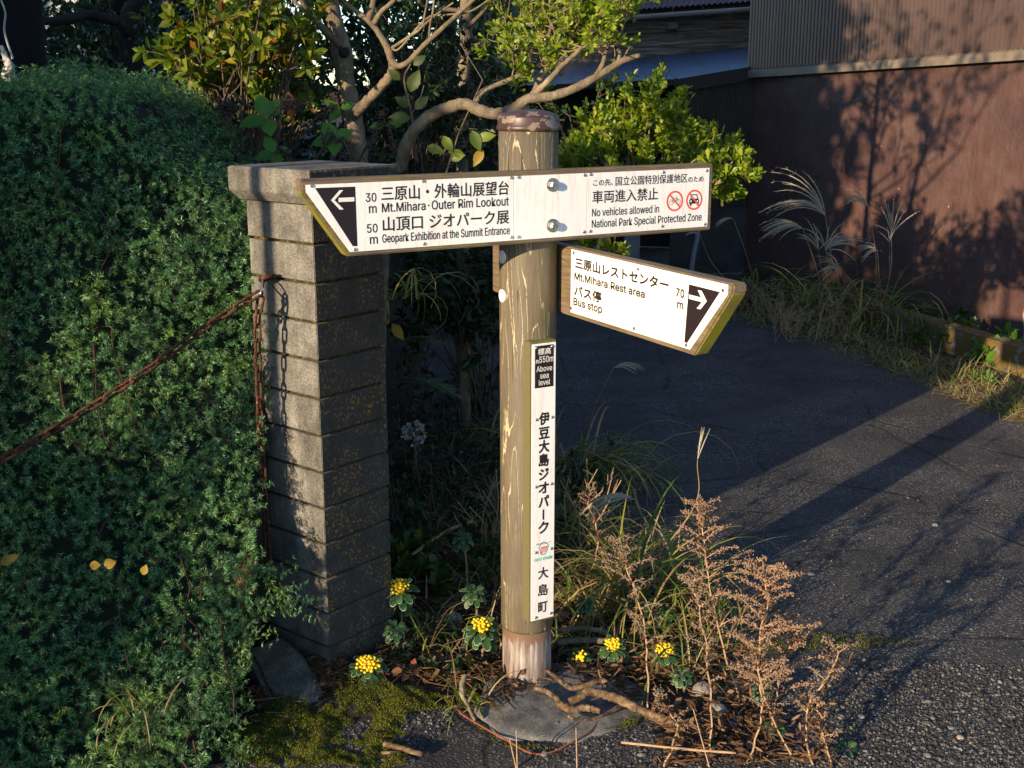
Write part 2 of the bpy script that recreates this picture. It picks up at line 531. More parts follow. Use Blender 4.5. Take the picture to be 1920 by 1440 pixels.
def link_mesh(L, W, d):
    mb = MB(); r = W / 2 - d / 2; h = L / 2 - W / 2
    pts = []
    for k in range(9): a = math.pi * k / 8; pts.append(Vector((h + r * math.sin(a), r * math.cos(a), 0)))
    for k in range(9): a = math.pi * k / 8; pts.append(Vector((-h - r * math.sin(a), -r * math.cos(a), 0)))
    n_, sides = len(pts), 7; V = []
    for i, p in enumerate(pts):
        t = (pts[(i + 1) % n_] - pts[i - 1]).normalized(); w = t.cross(Vector((0, 0, 1)))
        for k in range(sides):
            a = 2 * math.pi * k / sides
            V.append(p + (w * math.cos(a) + Vector((0, 0, 1)) * math.sin(a)) * d / 2 * random.uniform(.88, 1.12))
    F = [(i * sides + k, i * sides + (k + 1) % sides, ((i + 1) % n_) * sides + (k + 1) % sides, ((i + 1) % n_) * sides + k) for i in range(n_) for k in range(sides)]
    mb.add([tuple(v) for v in V], F)
    return mb
CHAIN_ME = None
def chain(curve, root, pitch):
    global CHAIN_ME
    pts = catmull(curve, 40); acc = [0]
    for a, b in zip(pts[:-1], pts[1:]): acc.append(acc[-1] + (b - a).length)
    def pos(s):
        i = int(np.searchsorted(acc, s)); i = min(max(i, 1), len(pts) - 1)
        t = (s - acc[i - 1]) / max(1e-9, acc[i] - acc[i - 1]); return pts[i - 1].lerp(pts[i], t)
    nl = int(acc[-1] / pitch); src = None
    for k in range(nl):
        c = pos((k + .5) * pitch); t = (pos((k + .95) * pitch) - pos((k + .05) * pitch)).normalized()
        up = Vector((.35, -.9, .3)); up = (up - t * up.dot(t)).normalized()
        ang = (math.pi / 4 if k % 2 else -math.pi / 4) + random.uniform(-.15, .15)
        y = (up * math.cos(ang) + t.cross(up) * math.sin(ang)).normalized(); z = t.cross(y)
        M = Matrix(((t.x, y.x, z.x, c.x), (t.y, y.y, z.y, c.y), (t.z, y.z, z.z, c.z), (0, 0, 0, 1)))
        if CHAIN_ME is None:
            o = link_mesh(.052, .024, .0078).build('chain_link', M_RUST, root, M, True); CHAIN_ME = o.data
        else: link('chain_link', CHAIN_ME, root, M)
span = [CH0, at(395, 607, 2.95), at(250, 712, 2.85), at(90, 812, 2.72), at(-60, 893, 2.6), at(-220, 950, 2.5)]
r1 = thing('rusty_chain', 'rusty chain slung from the pillar across the juniper to the left', 'chain', tuple(CH0))
chain(span, r1, .0385)
r2 = thing('rusty_chain', 'rusty chain hanging straight down the left edge of the pillar', 'chain', tuple(CH0))
chain([CH0 + Vector((0, 0, -.012)), at(483, 600, 3.02), at(484, 680, 3.03), at(488, 800, 3.04), at(494, 900, 3.05), at(500, 1000, 3.06), at(503, 1095, 3.06)], r2, .0385)

# ------------------------------------------------------------------ signpost
AXX, AXY, PR = .041, 3.05, .0745
def m_post():
    n = NT('painted_post_wood')
    co = n.co(kind='Object')
    base = n.ramp(n.noise(5, n.co((3, 3, .6)), 5), [(.3, (.088, .069, .045)), (.7, (.145, .119, .083))])
    gr_ = n.ramp(n.noise(60, n.co((8, 8, .25)), 4), [(.35, .8), (.65, 1.12)])
    c = n.mix(1.0, base, gr_, 'MULTIPLY')
    # pale flaking lines that follow the growth rings
    rings = n.math('ADD', n.math('MULTIPLY', n.noise(3.2, n.co((4, 4, .36)), 2, .5, .6), 13.0), n.math('MULTIPLY', n.noise(30, n.co((3, 3, .6)), 3), .35))
    fr = n.math('ABSOLUTE', n.math('SUBTRACT', n.math('FRACT', rings), .5))
    ln = n.ramp(fr, [(.0, 1.0), (.025, 1.0), (.055, 0.0)])
    gate = n.ramp(n.noise(7, n.co((1, 1, .5)), 3), [(.40, 0.0), (.50, 1.0)])
    gr2 = n.ramp(n.noise(240, n.co((1, 1, .4)), 3), [(.36, 0.0), (.5, 1.0)])
    f = n.math('MULTIPLY', n.math('MULTIPLY', n.sep(ln)[0], n.sep(gate)[0]), n.sep(gr2)[0])
    c = n.mix(f, c, (.44, .37, .24))
    wide = n.ramp(n.noise(5.5, n.co((2.6, 2.6, .8)), 5, .7), [(.64, 0.0), (.72, 1.0)])
    fw = n.math('MULTIPLY', n.sep(wide)[0], n.sep(n.ramp(n.noise(170, n.co((2, 2, .15)), 3), [(.46, 0.), (.56, 1.)]))[0])
    c = n.mix(fw, c, (.42, .33, .16))
    xz = n.sep(co)
    side = n.ramp(n.math('MULTIPLY_ADD', xz[0], 6.0, .45), [(.5, 0.0), (.85, 1.0)])
    ms = n.math('MULTIPLY', n.sep(side)[0], n.sep(n.ramp(n.noise(26, n.co((2, 2, .35)), 5), [(.48, 0.), (.62, .8)]))[0])
    c = n.mix(ms, c, (.085, .085, .012))
    ck = n.ramp(n.noise(26, n.co((6, 6, .12)), 2), [(.298, 1.0), (.31, 0.0)])
    c = n.mix(n.sep(ck)[0], c, (.02, .014, .01))
    n.bump(n.math('ADD', n.noise(70, n.co((8, 8, .25)), 4), n.math('ADD', n.math('MULTIPLY', f, 1.0), n.math('MULTIPLY', n.sep(ck)[0], -2.0))), .35, .002)
    return n.done(c, n.ramp(f, [(0, .5), (1, .85)]), spec=.4)

post = thing('fingerpost', 'round brown wooden signpost carrying two white arrow boards and a tall narrow name board', 'signpost', (AXX, AXY, 0))
mb = MB()
bm = bmesh.new()
prof = [(.0685, .165), (.0708, .172), (.0712, .30), (.0722, .7), (.0738, 1.2), (.0745, 1.505)]
mb.lathe(prof, (0, 0, 0), 48)
PB = mb.build('post', m_post(), post, Matrix.Translation((AXX, AXY, 0)), True)

n = NT('weathered_sleeve')
z = n.sep(n.co(kind='Object'))
streak = n.noise(9, n.co((9, 9, .7)), 4, .6)
c = n.ramp(streak, [(.34, (.09, .06, .048)), (.46, (.19, .14, .12)), (.56, (.25, .21, .185)), (.66, (.34, .33, .30))])
edge = n.ramp(n.math('ADD', n.math('MULTIPLY', z[2], 9.0), n.math('MULTIPLY', n.noise(40, n.co((3, 3, .3)), 2), -.9)), [(.72, 0.0), (.78, 1.0)])
c = n.mix(n.sep(edge)[0], c, (.16, .095, .06))
n.bump(n.noise(120, n.co(kind='Object')), .25, .001)
mb = MB(); mb.lathe([(.0675, -.02), (.0675, .02), (.0670, .168)], (0, 0, 0), 48)
mb.build('post_sleeve', n.done(c, .5, 0.0), post, Matrix.Translation((AXX, AXY, 0)), True)

n = NT('peeling_brown_paint')
pk = n.ramp(n.noise(17, n.co((1.4, 1.4, 1.8)), 4, .6), [(.55, 0.0), (.565, 1.0)])
c = n.mix(n.sep(pk)[0], n.ramp(n.noise(30, n.co()), [(.3, (.035, .018, .015)), (.7, (.07, .036, .028))]), (.19, .14, .11))
n.bump(pk, -.3, .001)
mb = MB(); mb.lathe([(.0770, 0), (.0790, .002), (.0795, .008), (.0785, .012), (.0770, .014), (.0770, .031), (.0760, .035), (.066, .041), (.05, .0465), (.028, .0505), (.008, .0515)], (0, 0, 0), 48)
mb.build('post_cap', n.done(c, .42, spec=.45), post, Matrix.Translation((AXX, AXY, 1.490)), True)

M_WHITE = None
def m_plate(name, base, drip):
    n = NT(name)
    c = base
    if drip:
        st = n.ramp(n.noise(26, n.co((3, 3, .35)), 4, .65), [(.5, 0.0), (.75, drip)])
        c = n.mix(n.sep(st)[0], base, (.66, .50, .44))
        sp = n.ramp(n.noise(420, n.co(), 2), [(.58, 0.0), (.68, .5)])
        c = n.mix(n.sep(sp)[0], c, (.52, .50, .52))
    return n.done(c, .33, spec=.45)
M_PLATE = m_plate('white_enamel_plate', (.80, .79, .77), .7)
M_PLATE2 = m_plate('clean_white_plate', (.72, .71, .68), 0)
M_INK = plain('black_ink', (.022, .016, .018), .4, var=.2, scale=300)
M_INKP = plain('black_panel', (.020, .014, .018), .3, var=.4, scale=400)
M_RED = plain('red_ink', (.70, .09, .06), .4)
M_TEAL = plain('teal_ink', (.10, .46, .38), .4)
M_PINK = plain('pink_ink', (.70, .28, .30), .4)
M_METAL = plain('stainless_steel', (.55, .52, .48), .28, .95, .1, 200)

def m_board(name, al):
    n = NT(name)
    g = n.ramp(n.noise(22, n.co((.25, 6, 7)), 6, .65), [(.3, (.085, .055, .034)), (.55, (.17, .12, .075)), (.75, (.25, .185, .115))])
    z = n.sep(n.co())
    g2 = n.ramp(n.noise(90, n.co((.3, 5, 8)), 3), [(.4, .75), (.6, 1.1)])
    g = n.mix(1.0, g, g2, 'MULTIPLY')
    # algae on the faces that look down
    ge = n.node('ShaderNodeNewGeometry'); nz = n.sep(ge.outputs['True Normal'])[2]
    dn = n.ramp(n.math('MULTIPLY', nz, -1.0), [(.1, 0.0), (.5, 1.0)])
    al_ = n.ramp(n.noise(18, n.co((1, 1, 1)), 5), [(.26, 0.0), (.50, 1.0)])
    g = n.mix(n.math('MULTIPLY', n.sep(dn)[0], n.sep(al_)[0]), g, (.20, .20, .012))
    lo = n.ramp(n.noise(14, n.co(), 4), [(.52, 0.0), (.68, .6)])
    g = n.mix(n.sep(lo)[0], g, (.16, .15, .03))
    n.bump(n.noise(90, n.co((.3, 5, 8)), 5), .5, .002)
    return n.done(g, .6)

def poly_clean(pts):
    return [Vector((p[0], p[1])) for p in pts]

def prism(outline, y0, y1, bev=0.0, seg=2):
    """outline in (x, z), extruded from y0 (front) to y1 (back)"""
    bm = bmesh.new()
    a = [bm.verts.new((x, y0, z)) for x, z in outline]; b = [bm.verts.new((x, y1, z)) for x, z in outline]
    n_ = len(a)
    bm.faces.new(a); bm.faces.new(b[::-1])
    for i in range(n_): bm.faces.new((a[i], b[i], b[(i + 1) % n_], a[(i + 1) % n_]))
    bmesh.ops.recalc_face_normals(bm, faces=bm.faces)
    if bev: bmesh.ops.bevel(bm, geom=list(bm.edges), offset=bev, segments=seg, affect='EDGES')
    return bm

FONT = None
try:
    import os
    fp = os.path.join(bpy.utils.system_resource('DATAFILES'), 'fonts', 'Inter.woff2')
    FONT = bpy.data.fonts.load(fp)
except Exception:
    FONT = None
DG = bpy.context.evaluated_depsgraph_get()
def text_mesh(body):
    cu = bpy.data.curves.new('txt', 'FONT'); cu.body = body; cu.resolution_u = 3
    if FONT is not None and max(ord(c) for c in body) < 256: cu.font = FONT
    o = bpy.data.objects.new('txt', cu); COL.objects.link(o)
    DG.update()
    me = bpy.data.meshes.new_from_object(o.evaluated_get(bpy.context.evaluated_depsgraph_get()))
    V = np.zeros(len(me.vertices) * 3); me.vertices.foreach_get('co', V); V = V.reshape(-1, 3)
    F = [tuple(p.vertices) for p in me.polygons]
    bpy.data.objects.remove(o); bpy.data.curves.remove(cu); bpy.data.meshes.remove(me)
    return V, F
_H = {}
def ref_h(ch):
    if ch not in _H:
        V, _ = text_mesh(ch); _H[ch] = V[:, 1].max() - V[:, 1].min()
    return _H[ch]

class Board:
    """the frame of a flat board: x along it, y into it, z up, origin O on its front face"""
    def __init__(s, O, xd):
        s.O = Vector(O); s.x = Vector(xd).normalized(); s.z = Vector((0, 0, 1)); s.y = s.z.cross(s.x); s.n = -s.y
        s.M = Matrix(((s.x.x, s.y.x, 0, s.O.x), (s.x.y, s.y.y, 0, s.O.y), (0, 0, 1, s.O.z), (0, 0, 0, 1)))
    def uv(s, px, py):
        P = hit(px, py, s.O, s.n) - s.O
        return P.dot(s.x), P.z
    def write(s, mb, body, p0, p1, hpx, y, ref='国', bold=0.0, box=None):
        """p0, p1: baseline ends in the photograph; hpx: letter height there"""
        x0, z0 = s.uv(*p0); x1, z1 = s.uv(*p1)
        mid = ((p0[0] + p1[0]) / 2, (p0[1] + p1[1]) / 2)
        h = s.uv(mid[0], mid[1] - hpx)[1] - s.uv(*mid)[1]
        V, F = text_mesh(body)
        mn, mx = V[:, 0].min(), V[:, 0].max()
        sx = (x1 - x0) / (mx - mn); sz = h / ref_h(ref)
        base = 0.0 if ref not in '国' else V[:, 1].min()
        zb = (z0 + z1) / 2
        W = np.stack([x0 + (V[:, 0] - mn) * sx, np.full(len(V), y), zb + (V[:, 1] - base) * sz], 1)
        k = 0
        for dx, dz in (((0, 0),) if not bold else ((0, 0), (bold, 0), (-bold, 0), (0, bold), (0, -bold), (bold * .7, bold * .7), (-bold * .7, -bold * .7), (bold * .7, -bold * .7), (-bold * .7, bold * .7))):
            mb.addnp(W + np.array([dx, -.00003 * k, dz]), np.zeros((0, 3), int)) if False else mb.add(W + np.array([dx, -.00003 * k, dz]), F)
            k += 1
    def poly(s, mb, pts, y, conv=True):
        q = [s.uv(*p) for p in pts] if conv else pts
        mb.add([(x, y, z) for x, z in q], [tuple(range(len(q)))])
    def line(s, mb, a, b, w, y):
        a = Vector(a); b = Vector(b); d = (b - a).normalized(); nn = Vector((-d.y, d.x)) * w / 2
        mb.add([(p.x, y, p.y) for p in (a - nn, b - nn, b + nn, a + nn)], [(0, 1, 2, 3)])
    def ring(s, mb, c, r0, r1, y, seg=40):
        V = []; F = []
        for k in range(seg):
            a = 2 * math.pi * k / seg
            V += [(c[0] + r0 * math.cos(a), y, c[1] + r0 * math.sin(a)), (c[0] + r1 * math.cos(a), y, c[1] + r1 * math.sin(a))]
        for k in range(seg):
            j = (k + 1) % seg; F.append((2 * k, 2 * j, 2 * j + 1, 2 * k + 1))
        mb.add(V, F)
    def disc(s, mb, c, r, y, seg=24):
        mb.add([(c[0] + r * math.cos(2 * math.pi * k / seg), y, c[1] + r * math.sin(2 * math.pi * k / seg)) for k in range(seg)], [tuple(range(seg))])

def screw_mesh():
    mb = MB(); V = []; F = []; seg = 12
    prof = [(.0042, 0), (.0042, -.0008), (.0034, -.0022), (.0016, -.0028)]
    for r, y in prof:
        for k in range(seg): a = 2 * math.pi * k / seg; V.append((r * math.cos(a), y, r * math.sin(a)))
    for i in range(len(prof) - 1):
        for k in range(seg): F.append((i * seg + k, i * seg + (k + 1) % seg, (i + 1) * seg + (k + 1) % seg, (i + 1) * seg + k))
    F.append(tuple(range((len(prof) - 1) * seg, len(prof) * seg)))
    mb.add(V, F); return mb
def bolt_mesh():
    mb = MB(); V = []; F = []
    def cyl(r, y0, y1, seg, dome=0):
        base = len(V)
        rows = [(r, y0), (r, y1)] + ([(r * .8, y1 - dome)] if dome else [])
        for rr, y in rows:
            for k in range(seg): a = 2 * math.pi * (k + .3) / seg; V.append((rr * math.cos(a), y, rr * math.sin(a)))
        for i in range(len(rows) - 1):
            for k in range(seg): F.append((base + i * seg + k, base + i * seg + (k + 1) % seg, base + (i + 1) * seg + (k + 1) % seg, base + (i + 1) * seg + k))
        F.append(tuple(range(base + (len(rows) - 1) * seg, base + len(rows) * seg)))
    cyl(.0165, 0, -.0022, 28); cyl(.0105, -.0022, -.0115, 6, .002)
    mb.add(V, F); return mb
SCREW = BOLT = None
def put(me_mb, cache, name, B, px, py, y, mat, part):
    x, z = B.uv(px, py)
    M = B.M @ Matrix.Translation((x, y, z))
    if cache is None:
        o = me_mb().build(name, mat, None, M, False); cache = o.data
    else:
        o = link(name, cache, None, M)
    parent_of(o, part)
    return cache

# --- the long board pointing left
AL = .52
tx = Vector((math.cos(AL), math.sin(AL), 0)); nn = Vector((math.sin(AL), -math.cos(AL), 0))
B1 = Board(Vector((AXX, AXY, 0)) + nn * (PR + .036), tx)
Z0, Z1 = 1.2266, 1.4004
xr = B1.uv(1335, 368)[0]; xl = B1.uv(564, 345)[0]; xb = B1.uv(652, 482)[0]
out = [(xr, Z0), (xr, Z1), (xl, Z1), (xl, Z1 - .028), (xb, Z0)]
mb = MB(); mb.bm(prism(out[::-1], 0, .036, .003))
W1 = m_board('board_wood', AL)
brd = mb.build('direction_board', W1, post, B1.M)
brd['label'] = 'long board ending in a point on the left, with three white plates and two bolts'
def plate(B, pts, y, mat, part, conv=True, th=.0016):
    q = [B.uv(*p) for p in pts] if conv else pts
    mb = MB(); mb.bm(prism(q, y - th, y, .0004, 1)); return sub(mb, 'sign_plate', mat, part, M=B.M)
xs1, xs2 = B1.uv(963, 390)[0], B1.uv(1100, 380)[0]
zt, zbm = Z1 - .0115, Z0 + .0095
xL0, xL1 = B1.uv(573, 345)[0], B1.uv(656, 472)[0]
plate(B1, [(xL1, zbm), (xs1 - .0006, zbm), (xs1 - .0006, zt), (xL0, zt), (xL0, zt - .016)], 0, M_PLATE, brd, False)
plate(B1, [(xs1 + .0006, zbm), (xs2 - .0006, zbm), (xs2 - .0006, zt), (xs1 + .0006, zt)], 0, M_PLATE, brd, False)
plate(B1, [(xs2 + .0006, zbm), (B1.uv(1326, 420)[0], zbm), (B1.uv(1326, 420)[0], zt), (xs2 + .0006, zt)], 0, M_PLATE, brd, False)
YP = -.0019
mb = MB()
B1.poly(mb, [(661, 461.4), (669.7, 461.4), (665.3, 349.7), (589.9, 352.5)], YP)
sub(mb, 'arrow_panel', M_INKP, brd, M=B1.M)
def P1(zx, zy): return (540 + zx * .21875, 300 + zy * .21875)
def P2(zx, zy): return (940 + zx * .25, 290 + zy * .25)
def P3(zx, zy): return (1040 + zx * .1875, 440 + zy * .1875)
def P4(zx, zy): return (920 + zx * .1944, 620 + zy * .1944)
def P5(zx, zy): return (920 + zx * .2083, 880 + zy * .2083)
mb = MB()
for tri in ([(430, 324), (565, 318), (565, 354), (430, 360)], [(365, 344), (438, 258), (470, 257), (395, 344)], [(365, 344), (395, 344), (474, 422), (440, 425)]):
    B1.poly(mb, [P1(*p) for p in tri][::-1], YP - .0003 - .00005 * len(mb.v))
sub(mb, 'arrow', M_PLATE2, brd, M=B1.M)
mb = MB()
B1.write(mb, '30', P1(664, 358), P1(754, 355), 16, YP, 'H', .0003)
B1.write(mb, 'm', P1(692, 455), P1(756, 452), 17, YP, 'H', .0003)
B1.write(mb, '三原山・外輪山展望台', P1(800, 345), P1(1888, 300), 25, YP, bold=.00055)
B1.write(mb, 'Mt.Mihara', P1(803, 447), P1(1175, 427), 16.4, YP, 'H', .0004)
B1.disc(mb, B1.uv(*P1(1203, 388)), .0022, YP, 14)
B1.write(mb, 'Outer Rim Lookout', P1(1230, 424), P1(1888, 388), 16.4, YP, 'H', .0004)
B1.write(mb, '50', P1(675, 623), P1(764, 619), 16, YP, 'H', .0003)
B1.write(mb, 'm', P1(700, 719), P1(766, 716), 17, YP, 'H', .0003)
B1.write(mb, '山頂口 ジオパーク展', P1(812, 612), P1(1890, 543), 25, YP, bold=.00055)
B1.write(mb, 'Geopark Exhibition at the Summit Entrance', P1(806, 710), P1(1897, 632), 15, YP, 'H', .0003)
B1.write(mb, 'この先、', P2(685, 237), P2(833, 228), 11.5, YP, bold=.0002)
B1.write(mb, '国立公園特別保護地区', P2(853, 230), P2(1390, 211), 16, YP, bold=.0002)
B1.write(mb, 'のため', P2(1396, 207), P2(1512, 200), 10.5, YP, bold=.0002)
B1.write(mb, '車両進入禁止', P2(680, 363), P2(1170, 340), 22, YP, bold=.0004)
B1.write(mb, 'No vehicles allowed in', P2(677, 463), P2(1178, 432), 14, YP, 'H', .00025)
B1.write(mb, 'National Park Special Protected Zone', P2(675, 545), P2(1497, 495), 14, YP, 'H', .00025)
# bicycle and car glyphs
c1 = B1.uv(*P2(1297, 347)); c2 = B1.uv(*P2(1443, 338)); RR = .0265
for dx in (-.0105, .0115): B1.ring(mb, (c1[0] + dx, c1[1] - .003), .0062, .0071, YP, 24)
for a, b in (((-.0105, -.003), (-.005, .006)), ((-.005, .006), (.007, .0065)), ((.0115, -.003), (.0065, .010)), ((-.0105, -.003), (0, -.003)), ((0, -.003), (.007, .006)), ((0, -.003), (-.006, .008)), ((-.009, .0085), (-.003, .0085)), ((.0065, .010), (.002, .0105))):
    B1.line(mb, (c1[0] + a[0], c1[1] + a[1]), (c1[0] + b[0], c1[1] + b[1]), .0011, YP - .0001)
def carp(pts, dy=0): mb.add([(c2[0] + x, YP - dy, c2[1] + z) for x, z in pts], [tuple(range(len(pts)))])
carp([(-.0155, -.010), (.0155, -.010), (.0165, -.002), (.013, .003), (-.013, .003), (-.0165, -.002)])
for q in ([(-.013, .003), (-.010, .003), (-.007, .012), (-.009, .014)], [(.010, .003), (.013, .003), (.009, .014), (.007, .012)], [(-.009, .012), (.009, .012), (.009, .0145), (-.009, .0145)], [(-.0135, -.015), (-.0085, -.015), (-.0085, -.009), (-.0135, -.009)], [(.0085, -.015), (.0135, -.015), (.0135, -.009), (.0085, -.009)]): carp(q, .0001)
sub(mb, 'lettering', M_INK, brd, M=B1.M)
mb = MB()
for c in ((c2[0] - .0105, c2[1] - .0035), (c2[0] + .0105, c2[1] - .0035)): B1.disc(mb, c, .0026, YP - .0003, 14)
sub(mb, 'car_lamp_glyph', M_PLATE2, brd, M=B1.M)
mb = MB()
for c in (c1, c2):
    B1.ring(mb, c, RR - .0048, RR, YP - .0002)
    k = (RR - .003) * .7071
    B1.line(mb, (c[0] - k, c[1] + k), (c[0] + k, c[1] - k), .0042, YP - .0006)
sub(mb, 'prohibition_ring', M_RED, brd, M=B1.M)
for p in [P2(*q) for q in ((70, 172), (125, 168), (620, 152), (665, 147), (1210, 130), (1535, 118), (72, 618), (125, 616), (615, 578), (660, 573), (1200, 535), (1520, 520))] + [P1(*q) for q in ((200, 220), (1155, 180), (570, 765), (1163, 717))]:
    SCREW = put(screw_mesh, SCREW, 'screw', B1, p[0], p[1], -.0016, M_METAL, brd)
for p in (P2(378, 225), P2(378, 530)):
    BOLT = put(bolt_mesh, BOLT, 'bolt', B1, p[0], p[1], -.0016, M_METAL, brd)

# --- the shorter board pointing right, bolted on behind the post
BE = 1.08
n2 = Vector((-math.sin(BE), -math.cos(BE), 0)); tx2 = Vector((math.cos(BE), -math.sin(BE), 0))
B2 = Board(Vector((AXX, AXY, 0)) - n2 * (PR - .006), tx2)
Z0, Z1 = 1.0325, 1.2065
x0 = B2.uv(923, 500)[0]
xr1 = B2.uv(1374.7, 531)[0]; xr2 = B2.uv(1302, 666)[0]; zk = B2.uv(1374.5, 552)[1]
mb = MB(); mb.bm(prism([(x0, Z0), (xr2, Z0), (xr1, zk), (xr1, Z1), (x0, Z1)], 0, .038, .004))
brd2 = mb.build('direction_board', W1, post, B2.M)
brd2['label'] = 'shorter board ending in a point on the right, with one clean white plate'
q = [B2.uv(*P3(*p)) for p in ((152, 765), (1357, 1157), (1733, 600), (1738, 518), (182, 132))]
zt, zb_ = (q[3][1] + q[4][1]) / 2, (q[0][1] + q[1][1]) / 2; xa = (q[0][0] + q[4][0]) / 2
plate(B2, [(xa, zb_), (q[1][0], zb_), (q[3][0], q[2][1]), (q[3][0], zt), (xa, zt)], 0, M_PLATE2, brd2, False)
mb = MB(); B2.poly(mb, [P3(1303, 1072), P3(1330, 1085), P3(1660, 573), P3(1350, 495)], YP); sub(mb, 'arrow_panel', M_INKP, brd2, M=B2.M)
mb = MB()
for tri in ([(1350, 597), (1490, 632), (1490, 676), (1350, 640)], [(1530, 665), (1492, 668), (1438, 553), (1478, 560)], [(1530, 665), (1466, 746), (1428, 737), (1492, 660)]):
    B2.poly(mb, [P3(*p) for p in tri], YP - .0003 - .00005 * len(mb.v))
sub(mb, 'arrow', M_PLATE2, brd2, M=B2.M)
mb = MB()
B2.write(mb, '三原山レストセンター', P3(213, 345), P3(1143, 548), 20, YP, bold=.0011)
B2.write(mb, 'Mt.Mihara Rest area', P3(205, 442), P3(905, 637), 13.5, YP, 'H', .0009)
B2.write(mb, 'バス停', P3(203, 612), P3(472, 680), 19, YP, bold=.0011)
B2.write(mb, 'Bus stop', P3(195, 705), P3(480, 778), 13.5, YP, 'H', .0009)
B2.write(mb, '70', P3(1222, 612), P3(1300, 634), 15, YP, 'H', .0009)
B2.write(mb, 'm', P3(1232, 728), P3(1290, 745), 14, YP, 'H', .0009)
sub(mb, 'lettering', M_INK, brd2, M=B2.M)
for p in ((200, 180), (843, 342), (1692, 556), (173, 735), (803, 937), (1325, 1103)):
    SCREW = put(screw_mesh, SCREW, 'screw', B2, *P3(*p), -.0016, M_METAL, brd2)
# pale discs that close the bolt holes of that board on the near side of the post
for px, py in ((946, 483), (946, 556)):
    P = hit(px, py, Vector((AXX, AXY, 0)) + n2 * PR, n2)
    mb = MB(); ring_ = []
    u = Vector((0, 0, 1)).cross(n2)
    V = []; seg = 24
    c0 = Vector((AXX, AXY, P.z)) + n2 * (PR - .004)
    for rr, d in ((.0165, 0), (.0165, .0055), (.012, .0066)):
        for k in range(seg): a = 2 * math.pi * k / seg; V.append(c0 + u * rr * math.cos(a) + Vector((0, 0, 1)) * rr * math.sin(a) + n2 * d)
    F = [(i * seg + k, i * seg + (k + 1) % seg, (i + 1) * seg + (k + 1) % seg, (i + 1) * seg + k) for i in range(2) for k in range(seg)] + [tuple(range(2 * seg, 3 * seg))]
    mb.add([tuple(v) for v in V], F)
    mb.build('bolt_hole_cover', M_PLATE2, post)

# --- the tall narrow name board
NB = Board(Vector((AXX, AXY, 0)) + nn * (PR + .016), tx)
xa, zt = NB.uv(996.5, 646.5); xb, zt2 = NB.uv(1040.5, 640.5); xa2, zb_ = NB.uv(995.4, 1166.5); xb2, zb2 = NB.uv(1038.3, 1153)
xa, xb = (xa + xa2) / 2, (xb + xb2) / 2; zt, zb_ = (zt + zt2) / 2, (zb_ + zb2) / 2
mb = MB(); mb.bm(prism([(xa - .0035, zb_ - .006), (xb + .0025, zb_ - .006), (xb + .0025, zt + .006), (xa - .0035, zt + .006)], 0, .05, .002))
n = NT('mossy_board')
gz = n.sep(n.node('ShaderNodeNewGeometry').outputs['True Normal'])[2]
mo = n.ramp(n.math('ABSOLUTE', gz), [(.4, 0.0), (.7, 1.0)])
c = n.mix(n.sep(mo)[0], (.13, .11, .05), n.ramp(n.noise(160, n.co()), [(.35, (.05, .07, .004)), (.65, (.17, .18, .015))]))
n.bump(n.noise(300, n.co()), .8, .003)
nb = mb.build('name_board', n.done(c, .9), post, NB.M)
plate(NB, [(xa, zb_), (xb, zb_), (xb, zt), (xa, zt)], 0, M_PLATE, nb, False)
mb = MB()
q = [NB.uv(*P4(*p)) for p in ((422, 560), (602, 530), (608, 125), (425, 152))]
zl, zh = (q[0][1] + q[1][1]) / 2, (q[2][1] + q[3][1]) / 2
NB.poly(mb, [(q[0][0], zl), (q[1][0], zl), (q[1][0], zh), (q[0][0], zh)], YP, False)
sub(mb, 'elevation_panel', M_INKP, nb, M=NB.M)
mb = MB(); y_ = YP - .0004
NB.write(mb, '標高', P4(452, 236), P4(577, 220), 11.5, y_, bold=.0002)
NB.write(mb, '約', P4(430, 318), P4(463, 313), 7, y_, bold=.0001)
NB.write(mb, '550m', P4(466, 311), P4(598, 291), 11.5, y_, 'H', .00015)
NB.write(mb, 'Above', P4(438, 399), P4(588, 377), 10, y_, 'H', .00015)
NB.write(mb, 'sea', P4(473, 462), P4(555, 450), 10, y_, 'H', .00015)
NB.write(mb, 'level', P4(461, 528), P4(568, 512), 10, y_, 'H', .00015)
sub(mb, 'elevation_lettering', M_PLATE2, nb, M=NB.M)
mb = MB()
BO = .0013
for ch, a, b, f in (('伊', (467, 912), (560, 893), P4), ('豆', (463, 1046), (560, 1028), P4), ('大', (463, 1182), (558, 1160), P4), ('島', (463, 1314), (555, 1294), P4), ('ジ', (432, 98), (516, 84), P5), ('オ', (430, 222), (518, 200), P5), ('パ', (430, 343), (518, 325), P5), ('ク', (428, 580), (515, 560), P5)):
    NB.write(mb, ch, f(*a), f(*b), 21.5, YP, bold=BO)
xx, z0 = NB.uv(*P5(471, 452)); _, z1 = NB.uv(*P5(471, 360))
NB.line(mb, (xx, z0), (xx, z1), .0052, YP)
for ch, a, b in (('大', (425, 990), (513, 970)), ('島', (425, 1143), (510, 1123)), ('町', (425, 1290), (505, 1275))):
    NB.write(mb, ch, P5(*a), P5(*b), 20, YP, bold=.0008)
NB.write(mb, '伊豆大島ジオパーク', P5(406, 686), P5(532, 656), 3.2, YP - .0009)
sub(mb, 'lettering', M_INK, nb, M=NB.M)
